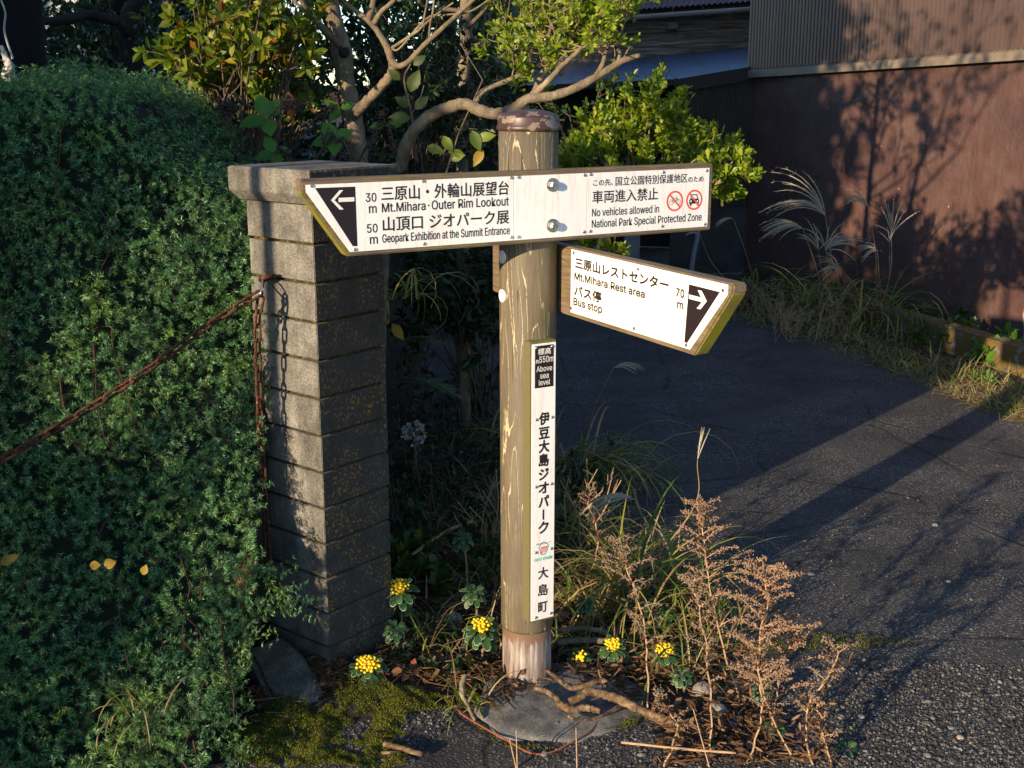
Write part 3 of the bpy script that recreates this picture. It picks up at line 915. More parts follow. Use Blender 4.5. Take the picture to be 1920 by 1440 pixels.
# the round island emblem
ec = NB.uv(*P5(474, 708)); mb = MB(); seg = 28; pts = []
for k in range(seg):
    a = 2 * math.pi * k / seg; w = 1 + .08 * math.sin(3 * a + .5) + .05 * math.sin(5 * a)
    pts.append((math.cos(a) * .0148 * w, math.sin(a) * .0185 * w))
V = [(ec[0] + x, YP, ec[1] + z) for x, z in pts] + [(ec[0] + x * .8, YP, ec[1] + z * .8) for x, z in pts]
mb.add(V, [(k, (k + 1) % seg, seg + (k + 1) % seg, seg + k) for k in range(seg)])
NB.write(mb, 'GEO PARK', P5(390, 832), P5(553, 796), 5.5, YP, 'H', .00025)
sub(mb, 'emblem_outline', M_TEAL, nb, M=NB.M)
mb = MB(); mb.add([(ec[0] + x, YP - .0002, ec[1] + z) for x, z in ((-.0095, -.011), (.0095, -.011), (.0105, .001), (.0095, .004), (.004, .0025), (-.003, .0035), (-.0095, .002))], [tuple(range(7))])
sub(mb, 'emblem_mountain', M_PINK, nb, M=NB.M)
mb = MB(); mb.add([(ec[0] + x, YP - .0005, ec[1] + z) for x, z in ((-.0095, .0005), (-.0095, .0035), (-.003, .005), (.004, .0042), (.0095, .0055), (.0105, .0015), (.004, .0008), (-.004, .0015))], [tuple(range(8))])
NB.disc(mb, (ec[0] - .0085, ec[1] - .0105), .0032, YP - .0006, 14)
sub(mb, 'emblem_crater', M_RED, nb, M=NB.M)
for p in (P4(437, 168), P4(590, 150), P4(437, 858), P4(587, 832), P5(405, 157), P5(543, 128), P5(403, 747), P5(541, 710), P5(402, 1332), P5(537, 1292)):
    SCREW = put(screw_mesh, SCREW, 'screw', NB, p[0], p[1], -.0016, M_METAL, nb)

# ------------------------------------------------------------------ buildings
def wall_mat(name, c0, c1, rough, bump, sc=5):
    n = NT(name)
    co = n.co(kind='Position')
    c = n.ramp(n.noise(sc, co, 6), [(.3, c0), (.7, c1)])
    d = n.ramp(n.noise(9, n.co((5, 5, .4), 'Position'), 5), [(.3, .75), (.7, 1.1)])
    c = n.mix(1.0, c, d, 'MULTIPLY')
    sp = n.ramp(n.voro(110, co, out='Color'), [(.975, 0.0), (.985, .6)])
    c = n.mix(n.sep(sp)[0], c, (.45, .4, .36))
    n.bump(n.math('ADD', n.noise(26, co, 6), n.math('MULTIPLY', n.noise(7, co, 3), .8)), bump, .02)
    return n.done(c, rough, spec=.5)

WA, WB = Vector((2.03, 10.50, 0)), Vector((4.15, 5.26, 0))      # the right-hand building: far corner, and a point beyond the frame
wx = (WB - WA).normalized(); wlen = (WB - WA).length
wnrm = Vector((wx.y, -wx.x, 0))
if wnrm.dot(Vector((0, 0, 0)) - WA) < 0: wnrm = -wnrm
win = -wnrm
def WP(s, d, z): return WA + wx * s + wnrm * d + Vector((0, 0, z))
SL = .030                                                          # the flashing climbs slightly along the wall
ZS = 1.715
shed = thing('metal_clad_building', 'brown building on the right, ribbed metal above and smooth plaster below', 'building', tuple(WA))
n = NT('brown_plaster')
co = n.co(kind='Position')
c = n.ramp(n.noise(2.5, co, 6), [(.3, (.066, .034, .031)), (.7, (.108, .057, .047))])
zz = n.sep(co)[2]
st = n.ramp(n.noise(9, n.co((6, 6, .3), 'Position'), 5), [(.3, .8), (.7, 1.06)])
c = n.mix(1.0, c, st, 'MULTIPLY')
sp = n.ramp(n.voro(100, co, out='Color'), [(.968, 0.0), (.98, .7)])
c = n.mix(n.sep(sp)[0], c, (.5, .42, .36))
cx = n.math('ADD', n.math('MULTIPLY', n.noise(1.6, n.co((1, 1, 1), 'Position'), 3), .25), n.math('MULTIPLY', n.sep(co)[1], 1.0))
cr = n.ramp(n.math('ABSOLUTE', n.math('SUBTRACT', cx, 7.62)), [(.004, .8), (.010, 0.0)])
c = n.mix(n.sep(cr)[0], c, (.42, .34, .29))
b = n.bump(n.noise(5, co, 4), .4, .04)
n.bump(n.noise(42, co, 6), .5, .012, b)
M_PLASTER = n.done(c, n.ramp(n.noise(7, co, 3), [(.35, .34), (.6, .7)]), spec=.5)
mb = MB()
def wallquad(mb, s0, s1, zf0, zf1, d=0.0, N=24):
    ss = np.linspace(s0, s1, N)
    V = []
    for s in ss: V += [WP(s, d, zf0(s)), WP(s, d, zf1(s))]
    mb.add([tuple(v) for v in V], [(2 * i, 2 * i + 2, 2 * i + 3, 2 * i + 1) for i in range(N - 1)])
zs = lambda s: ZS + SL * s
wallquad(mb, 0, wlen, lambda s: -.1, lambda s: zs(s) + .05)
# return at the far corner and the back, so that the building is a body
for a, b_ in ((WP(0, 0, 0), WP(0, -4, 0)), (WP(wlen, 0, 0), WP(wlen, -4, 0))):
    mb.add([(a.x, a.y, -.1), (b_.x, b_.y, -.1), (b_.x, b_.y, 4.2), (a.x, a.y, 4.2)], [(0, 1, 2, 3)])
mb.build('plaster_wall', M_PLASTER, shed)
n = NT('ribbed_sheet')
c = n.ramp(n.noise(3, n.co((1, 1, .3), 'Position'), 4), [(.3, (.095, .062, .056)), (.7, (.125, .084, .074))])
n.bump(n.noise(60, n.co((1, 1, .1), 'Position')), .1, .003)
M_RIB = n.done(c, .33, .35, spec=.5)
mb = MB(); pitch = .0436; V = []; F = []; s = -.03; k = 0
while s < wlen:
    for ds, d in ((0, .018), (.36, .018), (.5, .004), (.86, .004)):
        q = s + ds * pitch; V += [tuple(WP(q, d + .016, zs(q) + .012)), tuple(WP(q, d + .016, 4.3))]; k += 1
    s += pitch
mb.add(V, [(2 * i, 2 * i + 2, 2 * i + 3, 2 * i + 1) for i in range(k - 1)])
mb.build('ribbed_upper_wall', M_RIB, shed)
mb = MB()
V = []
for s in np.linspace(-.02, wlen, 14):
    z = zs(s)
    V += [tuple(WP(s, .004, z - .055)), tuple(WP(s, .060, z - .06)), tuple(WP(s, .060, z - .005)), tuple(WP(s, .022, z + .012))]
mb.add(V, [(4 * i + j, 4 * i + 4 + j, 4 * i + 5 + j, 4 * i + 1 + j) for i in range(13) for j in range(3)])
mb.build('flashing', plain('flashing_paint', (.21, .165, .125), .45, .2, .2, 8), shed)
mb = MB(); a = [WP(-.3, .3, 4.2), WP(wlen + .2, .3, 4.2), WP(wlen + .2, -4.2, 5.0), WP(-.3, -4.2, 5.0)]
mb.add([tuple(v) for v in a] + [tuple(v + Vector((0, 0, .06))) for v in a], [(0, 1, 2, 3), (4, 7, 6, 5), (0, 4, 5, 1), (1, 5, 6, 2), (2, 6, 7, 3), (3, 7, 4, 0)])
mb.build('roof', M_RIB, shed)

# --- the timber house behind, with a metal roof, gutter and lean-to
house = thing('timber_house', 'weathered timber house with a brown metal roof and a bluish lean-to roof, behind the trees', 'house', (0.8, 13.4, 0))
n = NT('weathered_boards')
co = n.co(kind='Position')
c = n.ramp(n.noise(5, n.co((.6, .6, 9), 'Position'), 7, .65, .6), [(.3, (.05, .038, .03)), (.5, (.15, .115, .09)), (.64, (.27, .23, .19)), (.75, (.36, .33, .30))])
n.bump(n.noise(30, n.co((.4, .4, 9), 'Position')), .5, .01)
M_WOOD = n.done(c, .8)
def quad3(mb, a, b, c, d): mb.add([tuple(a), tuple(b), tuple(c), tuple(d)], [(0, 1, 2, 3)])
YH = 13.4
bl, br_ = at(900, 118, YH + .5), at(1420, 84, YH - .4)
def on_face(px, py):
    """point on the upright board wall of the house"""
    d = (br_ - bl); d.z = 0; d.normalize(); nrm = Vector((d.y, -d.x, 0))
    return hit(px, py, bl, nrm)
mb = MB()
rows = [(150, 118), (118, 94), (94, 68), (68, 40), (40, 10)]
for i, (ya, yb) in enumerate([(160, 128), (128, 103), (103, 78), (78, 52)]):
    a, b = on_face(880, ya + 6), on_face(1440, ya - 30); c_, d_ = on_face(1440, yb - 30), on_face(880, yb + 6)
    t = .012 * (i % 2) + .004
    out_ = Vector((0, -t, 0))
    V = [a + out_, b + out_, c_ + Vector((0, -.002, -.006)), d_ + Vector((0, -.002, -.006))]
    quad3(mb, *V)
    bk = [v + Vector((0, .03, 0)) for v in V]; quad3(mb, V[0], V[1], bk[1], bk[0])
mb.build('board_wall', M_WOOD, house)
mb = MB(); quad3(mb, *[on_face(*q) + Vector((0, .07, 0)) for q in ((860, 190), (1470, 130), (1470, -60), (860, -40))]); mb.build('inner_wall', plain('dark_lining', (.05, .04, .035), .9), house)
mb = MB()
a, b, c_, d_ = on_face(880, 60), on_face(1440, 24), on_face(1440, -40), on_face(880, -10)
quad3(mb, *[v + Vector((0, -.05, 0)) for v in (a, b, c_, d_)]); quad3(mb, a + Vector((0, -.05, 0)), b + Vector((0, -.05, 0)), b, a)
mb.build('fascia_board', plain('grey_board', (.12, .10, .085), .8, var=.3, scale=12), house)
mb = MB(); P = on_face(1256, 50) + Vector((0, -.10, 0)); mb.box(P.x - .055, P.x + .055, P.y - .14, P.y + .1, P.z - .035, P.z + .035)
mb.build('beam_end', M_WOOD, house)
# roofs: ribbed sheets between four corners
def ribbed(mb, e0, e1, t0, t1, pitch, amp, prof=((0, 0), (.25, 1), (.5, 1), (.75, 0))):
    e0, e1, t0, t1 = map(Vector, (e0, e1, t0, t1)); L = (e1 - e0).length; nr = int(L / pitch)
    up = (e1 - e0).cross(t0 - e0).normalized()
    if up.z < 0: up = -up
    V = []
    for k in range(nr):
        for ds, h in prof:
            q = min(1, (k + ds) / nr); V += [tuple(e0.lerp(e1, q) + up * h * amp), tuple(t0.lerp(t1, q) + up * h * amp)]
    m = len(V) // 2
    mb.add(V, [(2 * i, 2 * i + 2, 2 * i + 3, 2 * i + 1) for i in range(m - 1)])
M_ROOF = plain('brown_roof_sheet', (.15, .085, .075), .38, .3, .15, 3)
mb = MB()
e0, e1 = on_face(915, 44) + Vector((-.1, -.45, .0)), on_face(1445, 5) + Vector((0, -.45, 0))
hipx = e0 + Vector((.85, 2.2, .95)); t1 = e1 + Vector((0, 2.2, .95))
ribbed(mb, e0, e1, hipx, t1, .055, .014); mb.build('roof', M_ROOF, house)
mb = MB()
g0, g1 = e0 + Vector((-.02, -.04, -.05)), e1 + Vector((0, -.04, -.05))
V = []; m = 12
for q in np.linspace(0, 1, m):
    p = g0.lerp(g1, q)
    for a in np.linspace(0, math.pi, 9): V.append((p.x, p.y + .045 * math.cos(a), p.z - .045 * math.sin(a)))
    for a in np.linspace(math.pi, 0, 9): V.append((p.x, p.y + .040 * math.cos(a), p.z - .040 * math.sin(a)))
mb.add(V, [(18 * i + j, 18 * i + (j + 1) % 18, 18 * i + 18 + (j + 1) % 18, 18 * i + 18 + j) for i in range(m - 1) for j in range(18)])
mb.build('gutter', plain('gutter_metal', (.45, .40, .34), .35, .5, .1, 10), house)
for px in (1250, 1305, 1360):
    mb = MB(); P = on_face(px, 30) + Vector((0, -.47, .02)); mb.tube([P + Vector((0, .1, .07)), P + Vector((0, -.03, .03)), P + Vector((0, -.05, -.03)), P + Vector((0, .02, -.08))], .008, 5)
    mb.build('gutter_bracket', M_RUST, house)
# lean-to roof
K0, K1 = at(990, 160, 10.9), at(1270, 148, 10.35)
K2 = WA + Vector((-.03, .02, 1.735))
top0, top1 = on_face(960, 132), on_face(1400, 86)
M_LEAN = plain('smooth_roof_sheet', (.085, .105, .16), .38, .15, .2, 4)  # blue of the reflected sky is put into the base colour
mb = MB()
top1 = Vector((WA.x + .5, top1.y, top1.z))
ribbed(mb, K0, K1, top0, top0.lerp(top1, .62), .20, .006, ((0, 0), (.88, 0), (.92, 1), (.97, 1)))
ribbed(mb, K1, K2 + Vector((.1, 0, .01)), top0.lerp(top1, .62), top1, .20, .006, ((0, 0), (.88, 0), (.92, 1), (.97, 1)))
mb.build('lean_to_roof', M_LEAN, house)
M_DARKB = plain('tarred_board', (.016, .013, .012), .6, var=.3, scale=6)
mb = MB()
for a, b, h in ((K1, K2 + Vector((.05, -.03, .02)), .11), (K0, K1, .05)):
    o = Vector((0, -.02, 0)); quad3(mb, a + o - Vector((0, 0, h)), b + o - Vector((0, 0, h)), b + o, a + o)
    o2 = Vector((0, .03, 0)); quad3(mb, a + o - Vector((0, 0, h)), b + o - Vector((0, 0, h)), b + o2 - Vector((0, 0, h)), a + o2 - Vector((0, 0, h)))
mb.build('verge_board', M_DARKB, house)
# walls under the lean-to
sA = Vector((K1.x - .02, K1.y + .06, 0)); sB = Vector((WA.x + .02, WA.y + .03, 0))
mb = MB()
ribbed(mb, sA + Vector((0, 0, .55)), sB + Vector((0, 0, .55)), sA + Vector((0, 0, K1.z - .02)), sB + Vector((0, 0, K2.z - .02)), .075, .0, ((0, 0), (.5, 0)))
V = []; nr = 30; d = (sB - sA); nv = Vector((d.y, -d.x, 0)).normalized()
for k in range(nr * 4 + 1):
    q = k / (nr * 4); p = sA.lerp(sB, q) + nv * (.012 + .008 * math.cos(k * math.pi / 2)); zt_ = K1.z + (K2.z - K1.z) * q - .05
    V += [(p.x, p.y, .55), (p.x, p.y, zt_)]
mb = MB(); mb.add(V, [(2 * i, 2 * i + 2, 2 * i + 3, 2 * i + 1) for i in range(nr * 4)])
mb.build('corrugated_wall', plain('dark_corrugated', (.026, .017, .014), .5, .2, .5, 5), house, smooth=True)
mb = MB(); o = nv * .02
quad3(mb, sA + o, sB + o, sB + o + Vector((0, 0, .57)), sA + o + Vector((0, 0, .57)))
mb.build('block_plinth', plain('dark_blocks', (.035, .034, .034), .9, var=.3, scale=7), house)
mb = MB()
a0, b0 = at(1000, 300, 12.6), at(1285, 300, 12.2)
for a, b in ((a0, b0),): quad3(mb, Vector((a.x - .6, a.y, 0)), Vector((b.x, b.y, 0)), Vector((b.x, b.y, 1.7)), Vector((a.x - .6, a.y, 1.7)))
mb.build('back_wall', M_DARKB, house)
p = at(1183, 520, 10.9)
mb = MB(); mb.bm(bevbox(p.x - .07, p.x + .07, p.y - .06, p.y + .06, 0, .95, .01))
tag(mb.build('gate_pier', plain('grey_pier', (.20, .20, .20), .9, var=.2, scale=9)), 'plain grey concrete pier in the dark gap below the lean-to', 'pier')
mb = MB()
pts = catmull([at(1312, 420, 9.9), at(1306, 455, 9.88), at(1299, 490, 9.86), at(1296, 520, 9.86), at(1290, 560, 9.86)], 12)
rr = [.019 + (.003 if i % 2 else 0) for i in range(len(pts))]
mb.tube(pts, rr, 10)
tag(mb.build('conduit_hose', plain('grey_plastic', (.16, .17, .19), .5)), 'grey ribbed conduit hose hanging against the dark shed wall', 'conduit')

# pale house glimpsed at the far left
ph = thing('pale_house', 'pale house wall glimpsed between dark trunks at the far left', 'house', (-3.6, 9.5, 0))
mb = MB(); mb.box(-4.7, -3.05, 9.4, 12, 0, 3.6); mb.build('wall', plain('pale_wall', (.55, .58, .62), .8, var=.08, scale=3), ph)
mb = MB(); mb.add([(-4.9, 9.2, 3.5), (-2.9, 9.2, 3.5), (-2.9, 12.2, 4.3), (-4.9, 12.2, 4.3), (-4.9, 9.2, 3.6), (-2.9, 9.2, 3.6), (-2.9, 12.2, 4.4), (-4.9, 12.2, 4.4)], [(0, 1, 2, 3), (4, 7, 6, 5), (0, 4, 5, 1), (1, 5, 6, 2), (2, 6, 7, 3), (3, 7, 4, 0)]); mb.build('roof', M_ROOF, ph)

# kerb by the wall
kc = [gr(1932, 712), gr(1760, 655), gr(1640, 617), gr(1560, 590)]
M_KERB = NT('mossy_kerb')
n = M_KERB
c = n.ramp(n.noise(16, n.co(kind='Position'), 6), [(.33, (.20, .19, .18)), (.46, (.10, .075, .03)), (.6, (.16, .09, .015)), (.75, (.075, .055, .02))])
n.bump(n.noise(90, n.co(kind='Position')), .6, .006)
mb = MB()
for a, b in zip(kc[:-1], kc[1:]):
    d = (b - a).normalized(); nv2 = Vector((d.y, -d.x, 0)); 
    if nv2.y < 0: nv2 = -nv2
    V = [a, b, b + nv2 * .14, a + nv2 * .14]; H_ = Vector((0, 0, .155))
    bm = bmesh.new(); lo = [bm.verts.new(v - Vector((0, 0, .05))) for v in V]; hi = [bm.verts.new(v + H_) for v in V]
    bm.faces.new(lo[::-1]); bm.faces.new(hi)
    for i in range(4): bm.faces.new((lo[i], lo[(i + 1) % 4], hi[(i + 1) % 4], hi[i]))
    bmesh.ops.recalc_face_normals(bm, faces=bm.faces)
    bmesh.ops.bevel(bm, geom=[e for e in bm.edges], offset=.01, segments=2, affect='EDGES'); mb.bm(bm)
tag(mb.build('kerb', n.done(c, .95)), 'low concrete kerb stained orange with moss between the road and the brown wall', 'kerb')

# ------------------------------------------------------------------ juniper hedge
M_NEEDLE = NT('juniper_needles')
n = M_NEEDLE
co = n.co(kind='Position')
c = n.ramp(n.island(), [(.0, (.024, .074, .028)), (.45, (.046, .122, .044)), (.72, (.076, .165, .066)), (.88, (.14, .24, .135)), (1, (.26, .36, .26))])
k = n.ramp(n.noise(9, co, 4), [(.3, (.85, .95, 1.05)), (.5, (1.2, 1.2, 1.2)), (.7, (1.9, 1.6, .95))])
c = n.mix(1.0, c, k, 'MULTIPLY')
c = n.mix(1.0, c, n.ramp(n.noise(55, co, 1), [(.35, .7), (.65, 1.6)]), 'MULTIPLY')
n.done(c, .5, spec=.35)
tr = n.node('ShaderNodeBsdfTranslucent'); mx = n.node('ShaderNodeMixShader'); mx.inputs[0].default_value = .32
n.link(n.mix(1.0, c, (2.1, 1.8, .35), 'MULTIPLY'), tr.inputs['Color']); n.link(n.b.outputs[0], mx.inputs[1]); n.link(tr.outputs[0], mx.inputs[2]); n.link(mx.outputs[0], n.out.inputs['Surface'])
M_NEEDLE = n.m
M_BARK = NT('brown_bark')
n = M_BARK
c = n.ramp(n.noise(40, n.co((1, 1, .3), 'Position'), 6), [(.3, (.035, .022, .015)), (.7, (.10, .065, .04))])
n.bump(n.noise(120, n.co((1, 1, .25), 'Position')), .6, .004)
M_BARK = n.done(c, .9)

hed = thing('juniper_hedge', 'dense blue green juniper spilling down the bank left of the pillar', 'juniper', (-1.2, 2.9, 0))
_ux = [-2.6, -1.46, -1.18, -1.02, -.93, -.84, -.74, -.66]
_uz = [1.60, 1.60, 1.63, 1.56, 1.45, 1.375, 1.35, 1.33]
def hedge(u, v):
    """u: world x; v 0 at the ground in front, 1 over the top and back"""
    zt = np.interp(u, _ux, _uz)
    s = np.clip(v / .78, 0, 1); z = zt * s ** 1.05
    y = 2.52 + .62 * (z / 1.4) ** .75 + .16 * np.clip((u + 1.15) / .45, 0, 1) * np.clip(z / .5, 0, 1)
    b = np.clip((v - .78) / .22, 0, 1)
    y = y + 1.15 * b; z = z - .10 * b ** 2
    return y, z
def hedge_pt(u, v):
    y, z = hedge(u, v)
    l = .085 * mnoise.noise((u * 3.1, z * 3.1 + y, 2.)) + .06 * mnoise.noise((u * 9, z * 9 + y * 4, 7.))
    fr = 1 - max(0, (v - .7) / .3)
    p = Vector((u - .09 * max(0, 1 - z / .22) * max(0, (u + 1.1) / .45) , y - l * fr, max(0.0, z + l * (1 - fr) + .02 * l)))
    return p
us = np.linspace(-2.7, -.665, 56); vs = np.linspace(0, 1, 48)
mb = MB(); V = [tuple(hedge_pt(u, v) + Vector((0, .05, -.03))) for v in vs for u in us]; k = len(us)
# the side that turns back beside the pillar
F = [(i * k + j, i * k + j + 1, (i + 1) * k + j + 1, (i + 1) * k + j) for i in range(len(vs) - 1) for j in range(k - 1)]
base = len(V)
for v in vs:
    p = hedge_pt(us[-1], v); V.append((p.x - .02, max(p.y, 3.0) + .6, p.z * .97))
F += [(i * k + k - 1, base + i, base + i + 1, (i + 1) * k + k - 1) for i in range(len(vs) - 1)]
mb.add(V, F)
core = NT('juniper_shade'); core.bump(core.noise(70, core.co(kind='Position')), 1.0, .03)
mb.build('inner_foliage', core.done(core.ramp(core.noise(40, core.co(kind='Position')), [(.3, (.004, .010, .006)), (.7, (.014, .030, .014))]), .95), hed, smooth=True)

def sprays(mb, base, dirs, length, nstar=3, nneedle=10, nl=.0125, nw=.0020):
    """short juniper shoots: whorls of needles along each shoot"""
    m = len(base)
    tt = (np.arange(nstar) + .6) / nstar
    sag = rng.normal(size=(m, 3)) * .18; sag[:, 2] += .16
    P = base[:, None, :] + dirs[:, None, :] * (tt[None, :, None] * length[:, None, None]) + sag[:, None, :] * ((tt ** 2)[None, :, None] * length[:, None, None])
    A = dirs[:, None, :] + 2 * sag[:, None, :] * tt[None, :, None]
    A = np.broadcast_to(A, P.shape)
    A = A / np.linalg.norm(A, axis=2, keepdims=True)
    P = np.repeat(P.reshape(-1, 3), nneedle, 0); A = np.repeat(A.reshape(-1, 3), nneedle, 0)
    T = rng.normal(size=P.shape); T -= A * (T * A).sum(1, keepdims=True); T /= np.linalg.norm(T, axis=1, keepdims=True)
    D = T + A * rng.uniform(.05, .75, (len(P), 1))
    mb.leaves(P + A * rng.uniform(-.003, .003, (len(P), 1)), D, uvec(len(P)), nl * rng.uniform(.75, 1.15, len(P)), nw, 'needle')

NS = 14000
mbn = MB(); twig = MB()
uu = rng.uniform(-1.95, -.65, NS); vv = rng.uniform(0.0, .97, NS)
B = []; D = []
for u, v in zip(uu, vv):
    p = hedge_pt(u, v)
    du = hedge_pt(u + .03, v) - p; dv = hedge_pt(u, min(v + .02, 1.)) - hedge_pt(u, max(v - .01, 0))
    nr_ = du.cross(dv)
    if nr_.length < 1e-9: nr_ = Vector((0, -1, .2))
    nr_.normalize()
    if nr_.y > .3 or nr_.z < -.5: nr_ = -nr_
    d = nr_ * 1.0 + Vector((random.gauss(0, .40), random.gauss(0, .25), random.gauss(.10, .40)))
    d.normalize(); B.append(p + nr_ * (random.uniform(-.05, .015) + .02 * mnoise.noise(p * 22))); D.append(d)
sprays(mbn, np.array(B), np.array(D), rng.uniform(.014, .036, NS))
# loose shoots that hang over the foot of the pillar and its right side
B = []; D = []
for px, py, Y, dx, dz in ((500, 1125, 2.86, .9, .1), (515, 1118, 2.86, 1, .05), (535, 1135, 2.86, 1, -.05), (455, 1180, 2.8, .6, -.3), (435, 1230, 2.76, .4, -.2), (475, 1150, 2.84, .7, .2), (425, 1260, 2.75, .4, -.3), (430, 1300, 2.72, .6, -.1), (420, 1340, 2.68, .6, 0), (440, 1395, 2.62, .5, .1), (420, 1420, 2.6, .5, .2), (400, 1360, 2.66, .5, .1), (505, 1090, 2.9, .6, .3), (490, 1060, 2.9, .5, .2), (425, 1290, 2.74, .5, -.4), (455, 1195, 2.8, .5, -.4)):
    for _ in range(9):
        B.append(at(px + random.gauss(0, 12), py + random.gauss(0, 14), Y)); d = Vector((dx + random.gauss(0, .3), -.35 + random.gauss(0, .3), dz + random.gauss(0, .3))); D.append(d.normalized())
sprays(mbn, np.array(B), np.array(D), rng.uniform(.045, .08, len(B)))
mbn.build('foliage', M_NEEDLE, hed)
for _ in range(26):
    u, v = random.uniform(-1.6, -.7), random.uniform(.02, .75)
    pts = [hedge_pt(u, v) + Vector((0, -.015, 0))]
    for k in range(5):
        u += random.gauss(.015, .02); v -= random.uniform(.01, .04)
        pts.append(hedge_pt(u, max(v, 0)) + Vector((0, -.015 - .008 * random.random(), 0)))
    twig.tube(catmull(pts, 3), [.0022, .001], 4)
twig.build('twig', plain('juniper_twig', (.07, .032, .02), .8), hed)

# ------------------------------------------------------------------ trees and shrubs
M_TRUNK = NT('grey_bark')
n = M_TRUNK
co = n.co((1, 1, .5), 'Position')
c = n.ramp(n.noise(22, co, 7, .65), [(.3, (.09, .065, .042)), (.55, (.19, .145, .095)), (.72, (.30, .25, .175))])
sp = n.ramp(n.voro(130, n.co((1, 1, .7), 'Position')), [(.12, .8), (.25, 0.0)])
c = n.mix(n.math('MULTIPLY', n.sep(sp)[0], .55), c, (.36, .32, .24))
n.bump(n.noise(70, n.co((1, 1, .4), 'Position'), 8, .75), 1.0, .008)
M_TRUNK = n.done(c, .85)
M_DKBARK = plain('dark_bark', (.022, .018, .015), .9, var=.4, scale=30, bump=.01)
M_TWIG = plain('tan_twig', (.20, .145, .085), .8, var=.3, scale=50)
M_DTWIG = plain('brown_twig', (.10, .07, .05), .85, var=.4, scale=50)

L_BRIGHT = leafmat('glossy_leaf', [(0, (.09, .15, .012)), (.5, (.20, .27, .020)), (.85, (.30, .36, .03)), (1, (.36, .38, .06))], .32, .42, 6)
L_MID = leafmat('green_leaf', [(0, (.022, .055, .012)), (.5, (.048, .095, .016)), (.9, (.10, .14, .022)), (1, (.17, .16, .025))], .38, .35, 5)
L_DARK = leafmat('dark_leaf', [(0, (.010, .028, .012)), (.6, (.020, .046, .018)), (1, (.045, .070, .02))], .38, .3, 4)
L_GOLD = leafmat('autumn_leaf', [(0, (.05, .09, .010)), (.5, (.12, .18, .014)), (.76, (.24, .26, .020)), (.90, (.34, .25, .022)), (.97, (.32, .13, .025)), (1, (.18, .06, .02))], .45, .45, 5)
L_YELL = leafmat('yellow_leaf', [(0, (.22, .15, .012)), (.6, (.30, .20, .015)), (1, (.36, .22, .02))], .6, .4, 0, spots=(.10, .05, .015))
L_BROWN = leafmat('dead_leaf', [(0, (.05, .025, .012)), (.5, (.11, .055, .025)), (.8, (.19, .10, .045)), (1, (.26, .16, .08))], .8, .25, 6)
L_FRESH = leafmat('fresh_leaf', [(0, (.05, .13, .012)), (.6, (.085, .20, .02)), (1, (.14, .24, .03))], .45, .4, 0)
L_GRASS = leafmat('grass_blade', [(0, (.075, .14, .018)), (.4, (.14, .21, .025)), (.6, (.27, .27, .05)), (.78, (.40, .31, .12)), (1, (.50, .38, .19))], .5, .35, 5)
L_SAP = leafmat('sapling_leaf', [(0, (.03, .055, .010)), (.6, (.055, .085, .012)), (1, (.13, .12, .02))], .5, .4, 0, spots=(.12, .08, .02))
L_STRAW = leafmat('straw', [(0, (.14, .085, .04)), (.5, (.29, .20, .10)), (.85, (.42, .31, .17)), (1, (.10, .12, .03))], .6, .3, 5)
L_PLUME = leafmat('plume', [(0, (.40, .33, .26)), (1, (.62, .54, .45))], .8, .35, 0)

def rosettes(mb, tips, dirs, nleaf, L, W, spread=.75, tmpl='spat', jit=.3):
    P, D, N, LL = [], [], [], []
    for t, d in zip(tips, dirs):
        d = Vector(d).normalized(); a = d.orthogonal().normalized(); b = d.cross(a); ph = random.random() * 6.28
        for k in range(nleaf):
            an = ph + 2.4 * k; el = spread * (1 - .6 * k / nleaf) + random.gauss(0, jit * .5)
            o = a * math.cos(an) + b * math.sin(an)
            dd = d * math.cos(el * 1.35) + o * math.sin(el * 1.35)
            P.append(Vector(t) - d * .006 * (nleaf - k)); D.append(dd); N.append(d - o * .3); LL.append(L * random.uniform(.65, 1.1) * (1 - .35 * k / nleaf))
    LL = np.array(LL)
    mb.leaves([tuple(p) for p in P], [tuple(d) for d in D], [tuple(x) for x in N], LL, LL * (W / L), tmpl)

def grow(mb, p0, d0, length, r0, depth, tips, wander=.25, split=3, up=.15):
    """a branching limb; collects its twig ends"""
    pts = [Vector(p0)]; d = Vector(d0).normalized(); n_ = 5
    for k in range(n_):
        d = (d + Vector((random.gauss(0, wander), random.gauss(0, wander), random.gauss(up * .3, wander))) * .6).normalized()
        pts.append(pts[-1] + d * length / n_)
    mb.tube(catmull(pts, 2), [r0, r0 * .6], 5 if r0 < .01 else 7, False)
    if depth == 0:
        tips.append((pts[-1], d)); tips.append((pts[-2], (d + Vector((random.gauss(0, .5), random.gauss(0, .5), .2))).normalized())); return
    for k in range(split):
        i = random.choice((2, 3, 4, 5)) if k else 5
        dd = (d + Vector((random.gauss(0, .65), random.gauss(0, .65), random.gauss(up, .55)))).normalized()
        grow(mb, pts[i], dd, length * random.uniform(.55, .8), r0 * .58, depth - 1, tips, wander, split, up)

def limb(mb, px, r, sides=9, n_=6, rough=.13):
    """px: list of (photo x, photo y, distance)"""
    pts = catmull([at(*p) for p in px], n_)
    mb.tube(pts, r, sides, True, rough)
    return pts

